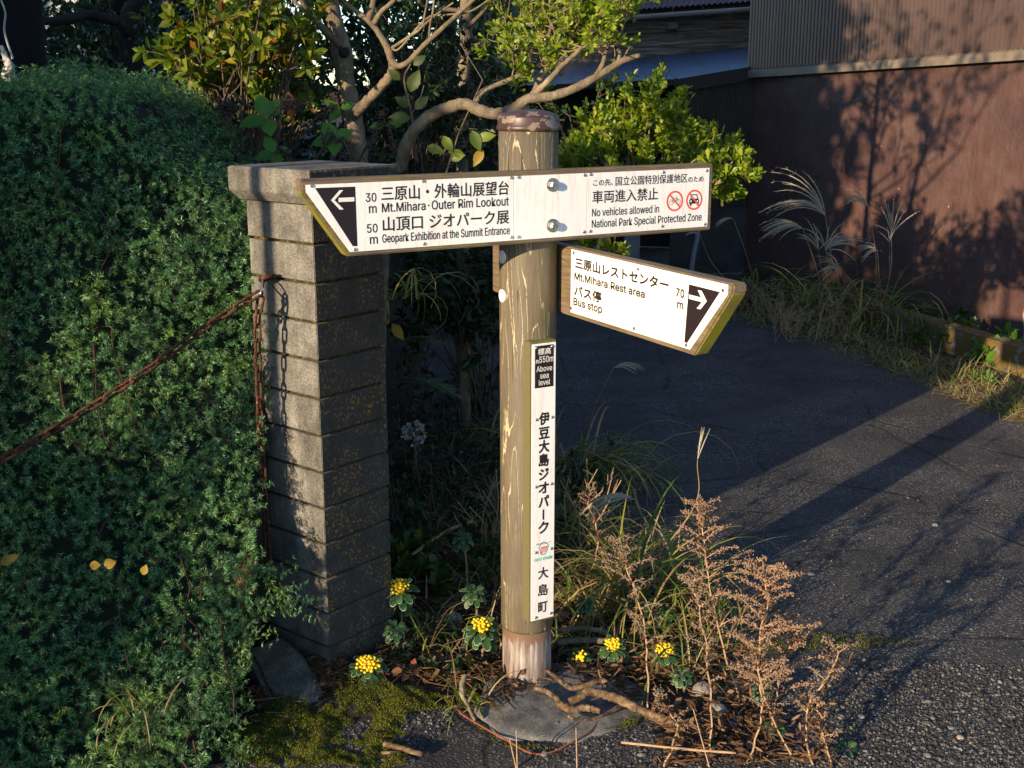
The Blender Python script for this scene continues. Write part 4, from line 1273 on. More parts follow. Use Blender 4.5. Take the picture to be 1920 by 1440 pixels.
# slender tree behind the pillar
tA = thing('slender_tree', 'slender grey barked tree with a knot hole and bare forks behind the pillar', 'tree', tuple(at(672, 330, 4.5).xy) + (1.0,))
mb = MB(); p = at(675, 340, 4.55); trunk = [Vector((p.x, p.y, .9))] + [at(*q) for q in ((672, 300, 4.5), (660, 210, 4.5), (648, 150, 4.5), (641, 98, 4.5), (630, 50, 4.48), (618, 0, 4.46), (596, -80, 4.4), (560, -210, 4.3), (540, -360, 4.2))]
mb.tube(catmull(trunk, 6), [.04, .036, .034, .033, .037, .031, .029, .026, .02, .014], 12, True, .09)
mb.build('trunk', M_TRUNK, tA, smooth=True)
mb = MB(); kc_ = at(645, 97, 4.44)
bmk = bmesh.new(); bmesh.ops.create_uvsphere(bmk, u_segments=10, v_segments=7, radius=.021); mb.bm(bmk, Matrix.Translation(kc_) @ Matrix.Diagonal((1, .8, 1.1, 1)))
mb.build('knot', M_DKBARK, tA, smooth=True)
mb = MB(); tips = []
limb(mb, [(655, 222, 4.5), (678, 200, 4.42), (705, 172, 4.35), (733, 140, 4.3), (737, 118, 4.28)], [.024, .019, .017, .015])
limb(mb, [(737, 122, 4.28), (728, 95, 4.28), (712, 65, 4.28), (690, 38, 4.28), (650, 8, 4.28), (620, -30, 4.25)], [.014, .011, .009, .007])
limb(mb, [(733, 112, 4.27), (745, 124, 4.24), (765, 116, 4.2), (795, 85, 4.16), (835, 48, 4.12), (885, 2, 4.08), (930, -40, 4.0)], [.012, .0095, .008, .006])
limb(mb, [(700, 45, 4.28), (715, 22, 4.26), (740, -2, 4.24), (760, -50, 4.2)], [.010, .006])
limb(mb, [(690, 38, 4.28), (698, 12, 4.3), (704, -30, 4.3)], [.012, .008])
limb(mb, [(735, 90, 4.27), (765, 70, 4.24), (790, 52, 4.2), (797, 25, 4.2), (805, -20, 4.15)], [.006, .004, .003])
limb(mb, [(790, 52, 4.2), (815, 30, 4.15), (850, 5, 4.1)], [.004, .003])
limb(mb, [(805, 78, 4.15), (806, 50, 4.15), (812, 20, 4.1), (815, -20, 4.1)], [.004, .003])
limb(mb, [(640, 88, 4.47), (612, 62, 4.4), (588, 32, 4.35), (565, 0, 4.3), (545, -50, 4.25)], [.014, .011, .009])
limb(mb, [(590, 33, 4.35), (560, 10, 4.3), (545, -10, 4.3)], [.006, .004])
limb(mb, [(735, 92, 4.27), (750, 90, 4.25), (800, 35, 4.2), (835, 28, 4.15), (880, 22, 4.1), (925, -6, 4.05)], [.004, .003])
mb.build('branch', M_TRUNK, tA, smooth=True)
mb = MB(); wood = MB()
for q, d, L in ((trunk[-2], (.2, -.2, .8), .5), (trunk[-1], (-.4, -.3, .8), .5), (trunk[-2], (.7, .1, .5), .6), (trunk[-3], (-.6, -.3, .6), .5), (trunk[-1], (.3, .4, .8), .6), (trunk[-3], (.5, -.4, .5), .5)):
    grow(wood, q, d, L, .013, 3, tips, .25, 3, .1)
wood.build('upper_branch', M_TRUNK, tA)
rosettes(mb, [t for t, d in tips], [d for t, d in tips], 6, .055, .022)
mb.build('foliage', L_MID, tA)

# low leaning tree whose limb passes over the post
tB = thing('leaning_tree', 'low evergreen tree whose bare limb arches over the top of the signpost', 'tree', tuple(at(755, 330, 4.05).xy) + (0,))
mb = MB(); p = at(752, 330, 4.05)
p2_ = at(705, 400, 4.1); base = [Vector((p2_.x - .03, p.y + .1, .0)), Vector((p2_.x, p.y + .05, .8)), at(728, 350, 4.05)]
main = base + [at(*q) for q in ((752, 312, 4.0), (758, 280, 3.97), (775, 247, 3.94), (805, 218, 3.92), (840, 202, 3.9), (872, 195, 3.9), (900, 207, 3.88), (930, 214, 3.87), (962, 204, 3.86), (990, 186, 3.86), (1025, 182, 3.86), (1060, 173, 3.86), (1105, 152, 3.86), (1145, 128, 3.86), (1165, 115, 3.86), (1200, 104, 3.86))]
pts = catmull(main, 6); mb.tube(pts, [.03, .026, .021, .0205, .0205, .02, .0195, .019, .0185, .018, .0175, .0165, .0150, .0145, .013, .0115, .0105, .007], 12, True, .11)
B_ = lambda q, r, s=8: limb(mb, [(x, y, Y) for x, y, Y in q], r, s)
B_([(992, 187, 3.86), (1005, 168, 3.88), (1020, 135, 3.9), (1045, 104, 3.92), (1078, 72, 3.94), (1100, 48, 3.96), (1130, 22, 3.98), (1165, -5, 4.0)], [.013, .011, .009, .007, .005])
B_([(1003, 175, 3.87), (1030, 150, 3.85), (1055, 122, 3.83), (1080, 100, 3.8), (1092, 88, 3.8)], [.011, .009, .006])
B_([(905, 207, 3.88), (892, 194, 3.9), (905, 172, 3.92), (930, 160, 3.94), (965, 146, 3.95), (1000, 128, 3.95), (1018, 120, 3.95)], [.010, .009, .008, .006])
B_([(1115, 148, 3.86), (1128, 125, 3.86), (1137, 95, 3.86)], [.010, .008, .006])
B_([(1160, 117, 3.86), (1162, 100, 3.86), (1158, 92, 3.86)], [.007, .005]); B_([(1168, 113, 3.86), (1175, 98, 3.86), (1181, 88, 3.86)], [.004, .002])
B_([(1100, 48, 3.96), (1092, 20, 3.95), (1080, -5, 3.95)], [.006, .004]); B_([(1045, 104, 3.92), (1030, 70, 3.95), (1040, 30, 4.0), (1050, -20, 4.0)], [.007, .004])
mb.build('trunk', M_TRUNK, tB, smooth=True)
wood = MB(); tips = []
for (x, y, Y) in [(1160, 0, 3.95), (1130, 22, 3.95), (1100, 48, 3.95), (1085, 68, 3.95), (1060, 88, 3.93), (1040, 105, 3.93), (1018, 120, 3.95), (1000, 128, 3.95), (1020, 90, 3.98), (1035, 60, 4.0), (1045, 20, 4.0), (1080, 10, 3.95), (1130, 90, 3.86), (1110, 70, 3.9), (1092, 88, 3.8), (965, 146, 3.95), (1180, -30, 4.0), (1150, 40, 3.9), (990, 90, 4.1), (980, 60, 4.1), (1000, 40, 4.1), (1100, 0, 4.0), (1170, 30, 3.95), (1140, 60, 3.92), (1150, 75, 3.9), (1120, 45, 3.96), (1060, 40, 3.95), (960, 110, 4.1), (1010, 10, 4.1), (1185, 5, 3.95)]:
    for _ in range(3):
        grow(wood, at(x + random.gauss(0, 8), y + random.gauss(0, 5), Y), (random.gauss(.12, .6), random.gauss(-.2, .5), random.gauss(.5, .5)), random.uniform(.08, .15), .0032, 1, tips, .3, 3, .2)
wood.build('twig', M_TWIG, tB)
mb = MB(); rosettes(mb, [t for t, d in tips], [d for t, d in tips], 7, .038, .016)
mb.build('foliage', L_BRIGHT, tB)

# second straight trunk further back
tC = thing('straight_tree', 'straight bare trunk standing further back, left of the signpost cap', 'tree', tuple(at(868, 300, 5.6).xy) + (0,))
mb = MB(); p = at(866, 330, 5.6)
tr_ = [Vector((p.x, p.y, 0)), Vector((p.x, p.y, 1.0))] + [at(*q) for q in ((867, 220, 5.6), (868, 150, 5.6), (874, 80, 5.6), (873, 20, 5.6), (878, -60, 5.6), (880, -300, 5.6))]
mb.tube(catmull(tr_, 5), [.034, .03, .029, .028, .027, .027, .026, .02], 10, True, .05); mb.build('trunk', M_TRUNK, tC, smooth=True)
mb = MB(); tips = []
for z in np.linspace(1.75, 2.9, 15):
    q = Vector((p.x + .02, p.y, z)); grow(mb, q, (random.gauss(0, .8), random.gauss(0, .7), .35), random.uniform(.3, .5), .010, 2, tips, .25, 3, .1)
mb.build('branch', M_DTWIG, tC)
mb = MB(); rosettes(mb, [t for t, d in tips], [d for t, d in tips], 7, .05, .016, tmpl='oval'); mb.build('foliage', L_MID, tC)

# rounded shrub lit by the sun, right of the post
sD = thing('rounded_shrub', 'bright sunlit evergreen shrub with oval leaves just above the right end of the long board', 'shrub', tuple(at(1205, 420, 4.7).xy) + (0,))
wood = MB(); tips = []
root = at(1005, 620, 4.75); root.z = 0
wood.tube(catmull([root, at(1012, 570, 4.75), at(1080, 520, 4.75), at(1140, 430, 4.75), at(1190, 310, 4.7)], 5), [.02, .016, .012], 8)
env = [(1060, 290), (1075, 250), (1100, 225), (1125, 205), (1150, 185), (1185, 165), (1215, 145), (1240, 130), (1265, 165), (1280, 195), (1310, 215), (1335, 235), (1365, 252), (1390, 262), (1390, 300), (1360, 310), (1330, 300), (1270, 270), (1230, 220), (1180, 230), (1130, 260), (1100, 290), (1200, 270), (1250, 300), (1300, 290), (1160, 300), (1300, 250), (1215, 190), (1240, 240), (1150, 220), (1195, 205), (1280, 240), (1090, 300), (1330, 275), (1225, 160), (1255, 200), (1120, 240), (1170, 250), (1320, 320), (1385, 330), (1350, 340), (1100, 470), (1125, 490), (1090, 500), (1145, 470), (1110, 450)]
for x, y in env:
    Y = 4.7 + random.gauss(0, .12)
    tip = at(x, y + 30, Y); st = at(1195 + (x - 1195) * .25, 325, 4.72)
    mid = st.lerp(tip, .55) + Vector((0, 0, -.03)) + Vector((random.gauss(0, .02), random.gauss(0, .03), 0))
    wood.tube(catmull([st, mid, tip], 4), [.006, .0022], 5, False)
    d = (tip - mid).normalized()
    for _ in range(4):
        grow(wood, mid.lerp(tip, random.uniform(.3, 1)), d + Vector((random.gauss(0, .4), random.gauss(-.15, .45), random.gauss(.25, .3))), random.uniform(.035, .07), .0022, 1, tips, .25, 2, .3)
wood.build('stem', M_TWIG, sD)
mb = MB(); rosettes(mb, [t for t, d in tips], [d for t, d in tips], 8, .050, .021); mb.build('foliage', L_BRIGHT, sD)

# dark evergreens behind
def crown(mb, c, r, n_, L, W, tmpl='oval', clump=.16):
    P = []
    nc = max(6, n_ // 26)
    for _ in range(nc):
        v = uvec(1)[0] * rng.uniform(.35, 1.0) ** .6
        q = np.array(c) + v * np.array(r); m = 26
        P.append(q + rng.normal(size=(m, 3)) * clump)
    P = np.concatenate(P); D = uvec(len(P)); D[:, 2] -= .2
    N = uvec(len(P), .8); s_ = L * rng.uniform(.6, 1.2, len(P))
    mb.leaves(P, D, N, s_, s_ * (W / L), tmpl)
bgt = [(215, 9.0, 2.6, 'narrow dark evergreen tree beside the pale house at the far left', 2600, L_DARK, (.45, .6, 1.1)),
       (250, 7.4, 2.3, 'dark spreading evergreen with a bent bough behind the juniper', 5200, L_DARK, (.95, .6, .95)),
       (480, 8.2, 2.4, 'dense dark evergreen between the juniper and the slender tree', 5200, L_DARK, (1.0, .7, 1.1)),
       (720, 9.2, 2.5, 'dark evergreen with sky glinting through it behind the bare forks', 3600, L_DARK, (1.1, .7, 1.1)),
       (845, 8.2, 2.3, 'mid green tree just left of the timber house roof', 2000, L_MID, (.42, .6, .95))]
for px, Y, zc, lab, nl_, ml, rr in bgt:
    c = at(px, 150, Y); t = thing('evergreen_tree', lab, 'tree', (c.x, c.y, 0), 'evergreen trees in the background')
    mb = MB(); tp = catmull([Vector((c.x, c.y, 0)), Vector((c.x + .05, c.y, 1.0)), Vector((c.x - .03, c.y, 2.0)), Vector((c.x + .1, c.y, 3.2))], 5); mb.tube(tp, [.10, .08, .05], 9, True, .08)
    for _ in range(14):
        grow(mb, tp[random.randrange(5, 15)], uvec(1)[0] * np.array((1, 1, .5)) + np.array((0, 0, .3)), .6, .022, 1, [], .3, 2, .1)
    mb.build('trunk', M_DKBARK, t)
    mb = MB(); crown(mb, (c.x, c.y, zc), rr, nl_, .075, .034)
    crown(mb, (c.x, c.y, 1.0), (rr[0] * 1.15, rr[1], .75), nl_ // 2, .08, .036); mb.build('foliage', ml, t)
# bent bough at the top left
tE = thing('bent_bough_tree', 'dark lichened tree with a low bent bough above the juniper', 'tree', tuple(at(230, 150, 6.2).xy) + (0,))
mb = MB(); p = at(255, 160, 6.2)
mb.tube(catmull([Vector((p.x, p.y, 0)), Vector((p.x, p.y, 1.2)), at(240, 60, 6.2), at(262, 0, 6.2), at(270, -90, 6.2)], 6), [.06, .05, .045, .04], 9, True, .06)
limb(mb, [(240, 58, 6.15), (215, 40, 6.1), (170, 28, 6.0), (130, 35, 5.9), (90, 40, 5.85), (40, 28, 5.8)], [.028, .025, .022, .018])
mb.build('trunk', M_DKBARK, tE, smooth=True)
mb = MB()
for x, y, s_ in ((140, 95, .07), (155, 120, .06), (150, 75, .05)):
    pass
crown(mb, tuple(at(200, 90, 6.0)), (.6, .3, .25), 900, .045, .024, clump=.06); crown(mb, tuple(at(110, 40, 6.4)), (.25, .2, .35), 420, .04, .02, clump=.06)
mb.build('foliage', L_DARK, tE)
# black trunk at the left edge
# 
tF = thing('dark_trunk_tree', 'thick black tree trunk at the top left edge', 'tree', tuple(at(30, 160, 4.9).xy) + (.9,))
mb = MB(); p = at(25, 150, 4.9)
mb.tube(catmull([Vector((p.x, p.y, .8)), Vector((p.x, p.y, 1.5)), at(22, 60, 4.9), at(18, -40, 4.9), at(15, -300, 4.9)], 5), [.135, .125, .12, .12, .11], 18, True, .04); mb.build('trunk', plain('black_bark', (.006, .005, .006), .95, var=.5, scale=20), tF, smooth=True)
# bleached broken stem in front of it
mb = MB(); limb(mb, [(12, 152, 4.3), (18, 125, 4.3), (9, 105, 4.3), (2, 85, 4.3)], [.022, .018, .010, .006], 8, 4, .25); limb(mb, [(24, 110, 4.28), (14, 80, 4.28), (8, 55, 4.28), (10, 25, 4.28), (2, 0, 4.28)], [.004, .003], 5)
tag(mb.build('bleached_stem', plain('bleached_wood', (.42, .38, .36), .8, var=.3, scale=30)), 'bleached broken stem rising from the juniper at the left edge', 'dead stem')

# shrub with autumn leaves at the top, left of the slender tree
def twiggy(name, lab, cat, root, targets, mat, L, W, nl_=5, wood_m=M_DTWIG, r0=.006, kids=3, tmpl='oval', klen=(.08, .16), group=None, dep=1, Yj=.1):
    t = thing(name, lab, cat, tuple(root), group); wood = MB(); tips = []
    for x, y, Y in targets:
        tip = at(x, y, Y + random.gauss(0, Yj)); st = Vector(root) + Vector((random.gauss(0, .03), random.gauss(0, .03), 0))
        mid = st.lerp(tip, .5) + Vector((random.gauss(0, .04), random.gauss(0, .04), .03))
        wood.tube(catmull([st, mid, tip], 5), [r0, r0 * .35], 5, False)
        d = (tip - mid).normalized()
        for _ in range(kids):
            grow(wood, mid.lerp(tip, random.uniform(.2, 1)), d + Vector((random.gauss(0, .6), random.gauss(-.1, .5), random.gauss(.1, .5))), random.uniform(*klen), r0 * .35, dep, tips, .3, 2, .1)
    wood.build('stem', wood_m, t)
    mb = MB(); rosettes(mb, [a for a, b in tips], [b for a, b in tips], nl_, L, W, .85, tmpl, .5); mb.build('foliage', mat, t)
    return t
r = at(450, 320, 4.4); r.z = 1.0
twiggy('autumn_shrub', 'shrub with sunlit yellow green and orange leaves left of the slender tree', 'shrub', r, [(random.uniform(330, 570), random.uniform(-30, 95), 4.3) for _ in range(34)], L_GOLD, .06, .03, 5, kids=3, klen=(.07, .14))
r = at(480, 320, 4.75); r.z = 1.0
twiggy('privet_shrub', 'twiggy shrub with small dark leaves above the juniper, below the autumn leaves', 'shrub', r, [(random.uniform(290, 600), random.uniform(70, 230), 4.7) for _ in range(40)], L_MID, .042, .022, 5, kids=3, klen=(.08, .16))
r = at(790, 330, 4.9); r.z = .95
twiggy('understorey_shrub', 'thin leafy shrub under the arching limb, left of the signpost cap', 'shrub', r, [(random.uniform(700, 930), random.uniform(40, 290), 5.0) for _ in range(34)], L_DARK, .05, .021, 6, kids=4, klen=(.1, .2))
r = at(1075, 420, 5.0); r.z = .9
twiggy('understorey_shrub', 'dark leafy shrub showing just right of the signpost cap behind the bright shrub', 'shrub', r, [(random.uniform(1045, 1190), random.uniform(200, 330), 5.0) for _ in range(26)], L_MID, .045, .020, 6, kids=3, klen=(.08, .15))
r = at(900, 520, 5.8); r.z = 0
twiggy('understorey_shrub', 'dim leafy shrub between pillar and post, below the long board', 'shrub', r, [(random.uniform(735, 935), random.uniform(470, 600), 5.4 + random.uniform(-.6, .6)) for _ in range(22)], L_DARK, .06, .028, 7, kids=5, klen=(.1, .2))

# ------------------------------------------------------------------ low plants, litter, moss, gravel
def G(px, py):
    p = gr(px, py, 0.0)
    for _ in range(4): p = gr(px, py, hz(p.x, p.y))
    return p

# unseen trees, shrubs and a stake, added to shade the scene
tG = thing('shade_caster_tree', 'added shade caster: tall dense evergreen out of view to the left', 'tree', (-3.95, 2.92, 0))  # added unseen to keep the sun off the brown wall's far part
mb = MB(); mb.tube([(-3.95, 2.92, 0), (-3.95, 2.92, 4.5)], [.16, .06], 10); mb.build('trunk', M_DKBARK, tG)
mb = MB()
for c, r_, k in (((-4.0, 2.92, 1.2), (.85, .8, 1.1), 3600), ((-3.95, 2.95, 3.0), (.9, .8, 1.2), 4200), ((-4.0, 2.95, 4.8), (.85, .8, 1.0), 2600), ((-4.8, 3.4, 2.6), (1.0, .8, 2.3), 2800)):
    crown(mb, c, r_, k, .22, .11, clump=.22)
mb.build('foliage', L_DARK, tG)
tB2 = thing('shade_caster_tree', 'added shade caster: big round evergreen out of view, beyond the tall dense one', 'tree', (-7.4, 1.0, 0))  # added unseen to cut sky light and sun on the wall and lean-to
mb = MB(); mb.tube([(-7.4, 1.0, 0), (-7.4, 1.0, 5.5)], [.2, .08], 10); mb.build('trunk', M_DKBARK, tB2)
mb = MB(); crown(mb, (-7.4, 1.2, 3.4), (1.6, 1.9, 3.2), 10000, .34, .18, clump=.35); mb.build('foliage', L_DARK, tB2)
def low_row(name, lab, pts, hgt, k, L=.06, wid=.18, z0=None, cl=.07):
    t = thing(name, lab, 'shrub', (pts[0][0], pts[0][1], 0))
    mb = MB()
    for (x, y), h in zip(pts, hgt):
        zb0 = 0.0 if z0 is None else z0
        crown(mb, (x, y, (h + zb0) * .5), (wid, wid, (h - zb0) * .5), k, L, L * .5, clump=cl)
    mb.build('foliage', L_MID, t)
    wood = MB()
    for (x, y), h in zip(pts, hgt):
        for _ in range(5): wood.tube([(x, y, 0), (x + random.gauss(0, .1), y + random.gauss(0, .1), h * .9)], [.006, .003], 5)
    wood.build('stem', M_DTWIG, t)
qv = Vector((math.cos(R(SUN_OFF)), -math.sin(R(SUN_OFF)), 0))
row = [qv * a + sh * (1.3 + .1 * math.sin(a * 7)) for a in np.arange(-2.75, .3, .2)]
low_row('shade_caster_row', 'added shade casters: row of low shrubs out of view on the near left side', [(p.x, p.y) for p in row], [(1.12 if i < 3 else .66) + .10 * math.sin(i * 2.3) + random.uniform(-.05, .05) for i in range(len(row))], 110)  # added unseen to keep the sun off the nearest ground
row = [qv * a + sh * (1.0) for a in np.arange(-2.90, -4.9, -.14)]
low_row('shade_caster_hedge', 'added shade caster: tall leafy hedge out of view on the left', [(p.x, p.y) for p in row], [2.22 + .08 * math.sin(i * 1.7) for i in range(len(row))], 1500, .07, .07, None, .045)  # added unseen to block the sun from most of the juniper
row = [qv * a + sh * 1.25 for a in np.arange(-2.76, -3.25, -.12)]
low_row('shade_caster_crown', 'added shade caster: leggy shrub out of view on the left, leafy only at its top', [(p.x, p.y) for p in row], [2.47, 2.5, 2.46, 2.5, 2.48], 420, .06, .06, 2.0, .05)  # added band of leaves, unseen, that shades the juniper top
row = [qv * a + sh * (.8) for a in (-2.545, -2.59, -2.63, -2.67, -2.72, -2.77)]
low_row('shade_caster_shrub', 'added shade casters: slim upright shrubs out of view to the left of the pillar', [(p.x, p.y) for p in row], [1.42, 1.42, 1.38, 1.34, 1.34, 1.34], 520, .045, .03, None, .03)  # added unseen to shade the outer half of the pillar's lower left face
mb = MB(); p = qv * -2.495 + sh * .9; mb.tube([(p.x, p.y, 0), (p.x + .01, p.y, 2.6)], [.026, .022], 10); tag(mb.build('shade_caster_stake', M_DKBARK), 'added shade caster: thin wooden stake out of view to the left', 'stake')  # made-up stake, added for the narrow shadow band on the pillar

# --- generators
def ajania(px, py, Yg, r, flower, lab, nl_=27):
    c = at(px, py, Yg); g = Vector((c.x + random.uniform(-.01, .02), c.y + .02, hz(c.x, c.y)))
    t = thing('silver_edged_chrysanthemum', lab, 'flower', tuple(g), 'yellow flowered chrysanthemums' if flower else 'leafy chrysanthemum shoots')
    mb = MB(); mb.tube(catmull([g, g.lerp(c, .6) + Vector((.006, .0, 0)), c], 4), [.004, .003], 6); mb.build('stem', M_TWIG, t)
    up = Vector((random.gauss(0, .12), -.28, 1)).normalized()
    a_ = up.orthogonal().normalized(); b_ = up.cross(a_)
    top = MB(); low = MB()
    N_ = 9
    for k in range(nl_):
        an = 2.4 * k; q = k / nl_
        el = math.radians(142 - 88 * q + random.gauss(0, 9))
        o = a_ * math.cos(an) + b_ * math.sin(an)
        d = up * math.cos(el) + o * math.sin(el); nrm = (up * math.sin(el) - o * math.cos(el)); sdv = d.cross(nrm)
        L = r * 1.3 * (1.05 - .45 * q) * random.uniform(.85, 1.1); W = L * .42
        p0 = c + up * (r * .25 * (q - .6)) + o * .004
        outl = []
        for i in range(N_):
            u = i / (N_ - 1); w = (.16 + .84 * sstep(u, .1, .72)) * math.sqrt(max(0, 1 - max(0, (u - .72) / .30) ** 2)) * (1 + .10 * math.cos(u * 30) * (u > .4))
            outl.append((u, w))
        for mbx, s_, off in ((low, 1.0, 0.0), (top, .93, .0009)):
            V = []
            for u, w in outl:
                uu = .5 + (u - .5) * (s_ if mbx is top else 1)
                arch = L * (.10 * math.sin(uu * 2.6) - .22 * uu * uu)
                for sg in (-1, 0, 1):
                    V.append(tuple(p0 + d * (uu * L) + sdv * (sg * w * W * .5 * s_) + nrm * (arch + off + (abs(sg) * .10 * W * w))))
            mbx.add(V, [(3 * i + j, 3 * i + j + 1, 3 * i + j + 4, 3 * i + j + 3) for i in range(N_ - 1) for j in (0, 1)])
    lo = low.build('leaf_margin', M_MARGIN, t, smooth=True); top.build('leaf_rosette', L_AJ, t, smooth=True)
    if flower:
        mb = MB(); bm0 = bmesh.new(); bmesh.ops.create_icosphere(bm0, subdivisions=1, radius=1)
        SV = np.array([tuple(v.co) for v in bm0.verts]); SF = [tuple(v.index for v in f.verts) for f in bm0.faces]; bm0.free()
        mb.add(SV * r * .42 + np.array(c + up * r * .16), SF)
        for k in range(flower):
            rr = r * .62 * math.sqrt((k + .5) / flower); an = 2.4 * k
            p = c + up * (r * .52 - rr * rr * 8 + random.gauss(0, .0015)) + a_ * rr * math.cos(an) + b_ * rr * math.sin(an)
            mb.add(SV * np.array((.0052, .0052, .0045)) * random.uniform(.85, 1.15) + np.array(p), SF)
        mb.build('flower_head', M_YEL, t, smooth=True)
    return t
M_MARGIN = plain('pale_leaf_margin', (.22, .28, .18), .7, var=.15)
L_AJ = leafmat('grey_green_leaf', [(0, (.022, .070, .025)), (.7, (.042, .105, .030)), (1, (.07, .14, .035))], .5, .25, 0)
M_YEL = plain('yellow_floret', (.78, .50, .015), .6, var=.15, scale=300)
for a in ((748, 1108, 3.22, .052, 26, 'yellow flowered rosette beside the lower right edge of the pillar'),
          (689, 1255, 2.98, .054, 34, 'yellow flowered rosette in front of the pillar foot, nearest the moss'),
          (903, 1180, 3.12, .048, 22, 'yellow flowered rosette pressed against the left side of the post foot'),
          (1088, 1238, 3.12, .038, 10, 'small yellow flowered rosette just right of the post foot, above the fallen branches'),
          (1150, 1216, 3.14, .040, 22, 'yellow flowered rosette behind the dried wormwood stem right of the post'),
          (1246, 1226, 3.12, .042, 26, 'yellow flowered rosette farthest to the right of the post'),
          (890, 1112, 3.3, .036, 0, 'flowerless grey green rosette between pillar and post'),
          (1205, 1120, 3.4, .034, 0, 'flowerless green rosette in the grass clump right of the post'),
          (1245, 1155, 3.35, .03, 0, 'small flowerless rosette above the farthest right yellow flower'),
          (1432, 1292, 2.9, .030, 0, 'bright green shoot amid the dried wormwood at the right'),
          (1278, 1265, 2.95, .028, 0, 'pale green shoot on a bare stem in front of the grass clump'),
          (1328, 1398, 2.7, .024, 0, 'small green shoot low at the bottom between dry stems'),
          (1452, 1365, 2.74, .026, 0, 'green shoot at the foot of the tallest dried wormwood'),
          (1588, 1408, 2.68, .030, 0, 'lone green shoot on the gravel at the bottom right'),
          (1098, 1130, 3.3, .026, 0, 'dim green shoot close to the right side of the post'),
          (742, 1180, 3.1, .030, 0, 'dim green shoot below the flower beside the pillar'),
          (868, 1010, 3.5, .03, 0, 'grey green shoot among dry stems left of the post')):
    ajania(*a)

M_ART = plain('dried_seed_head', (.22, .135, .085), .85, var=.5, scale=60)
M_ART2 = plain('grey_seed_head', (.155, .11, .078), .85, var=.5, scale=60)
M_ARTS = plain('dried_stem', (.34, .22, .13), .8, var=.25, scale=60)
bm0 = bmesh.new(); bmesh.ops.create_icosphere(bm0, subdivisions=1, radius=1)
BV = np.array([tuple(v.co) for v in bm0.verts]); BF = np.array([tuple(v.index for v in f.verts) for f in bm0.faces]); bm0.free()
def beads(mb, P, r):
    P = np.array([tuple(p) for p in P]); k = len(BV)
    S = r * rng.uniform(.65, 1.25, (len(P), 1, 1)) * rng.uniform(.8, 1.3, (len(P), 1, 3))
    V = P[:, None, :] + BV[None] * S
    F = (np.arange(len(P))[:, None, None] * k + BF[None]).reshape(-1, 3)
    mb.addnp(V.reshape(-1, 3), F)
def artemisia(base, tip, Yt, spread, nb_, lab, dens=1.0):
    g = G(*base); tp = at(tip[0], tip[1], Yt)
    t = thing('dried_wormwood', lab, 'dried plant', tuple(g), 'dried wormwood stems')
    mid = g.lerp(tp, .42) + Vector((random.gauss(0, .028), random.gauss(0, .02), 0)); m2_ = g.lerp(tp, .8) + Vector((random.gauss(0, .018), random.gauss(0, .01), .008))
    st = catmull([g, mid, m2_, tp + Vector((random.gauss(-.01, .015), 0, -.006))], 9)
    for j, q_ in enumerate(st[1:]): q_ += Vector((mnoise.noise((j * .35, g.x * 9, 0)), mnoise.noise((j * .35, 5, g.x * 9)), 0)) * .010
    stem = MB(); stem.tube(st, [.0025, .0020, .0009], 6, False); hd = []; lv = MB(); LP, LD = [], []
    H_ = (tp - g).length
    for k in range(nb_):
        q = .30 + .68 * (k / nb_) ** .9; p = st[int(q * (len(st) - 1))]
        L = spread * 1.75 * (1.15 - q) * random.uniform(.45, 1.25) * (1 if q > .45 else .7)
        an = 2.4 * k + random.gauss(0, .4); o = Vector((math.cos(an), .55 * math.sin(an), 0))
        pts = [p]
        for j in range(1, 6):
            u = j / 5; pts.append(p + o * (L * u) + Vector((0, 0, L * (.85 * u - .42 * u * u))) + Vector((random.gauss(0, .002), random.gauss(0, .002), 0)))
        pts = catmull(pts, 3); stem.tube(pts, [.0013, .0005], 4, False)
        n_ = int(46 * dens * L / .1) + 5
        for _ in range(n_):
            u = random.uniform(.12, 1.0); b = pts[int(u * (len(pts) - 1))]
            hd.append(b + Vector((random.gauss(0, .0035), random.gauss(0, .0035), random.gauss(-.001, .0035))))
    for _ in range(int(46 * dens)):
        q = random.uniform(.74, 1); b = st[int(q * (len(st) - 1))]
        hd.append(b + Vector((random.gauss(0, .006), random.gauss(0, .005), random.gauss(0, .004))))
    for _ in range(110):
        q = random.uniform(.05, .8); b = st[int(q * (len(st) - 1))]; LP.append(tuple(b + Vector((random.gauss(0, .012), random.gauss(0, .01), 0)))); LD.append((random.gauss(0, 1), random.gauss(0, .7), random.gauss(-.5, .5)))
    stem.build('stem', M_ARTS, t); m2 = MB(); beads(m2, hd, .0022); m2.build('seed_spray', M_ART2 if nb_ in (26, 22, 14, 16, 12) else M_ART, t)
    lv.leaves(LP, LD, uvec(len(LP), .3), rng.uniform(.012, .03, len(LP)), .006, 'oval'); lv.build('withered_leaf', L_BROWN, t)
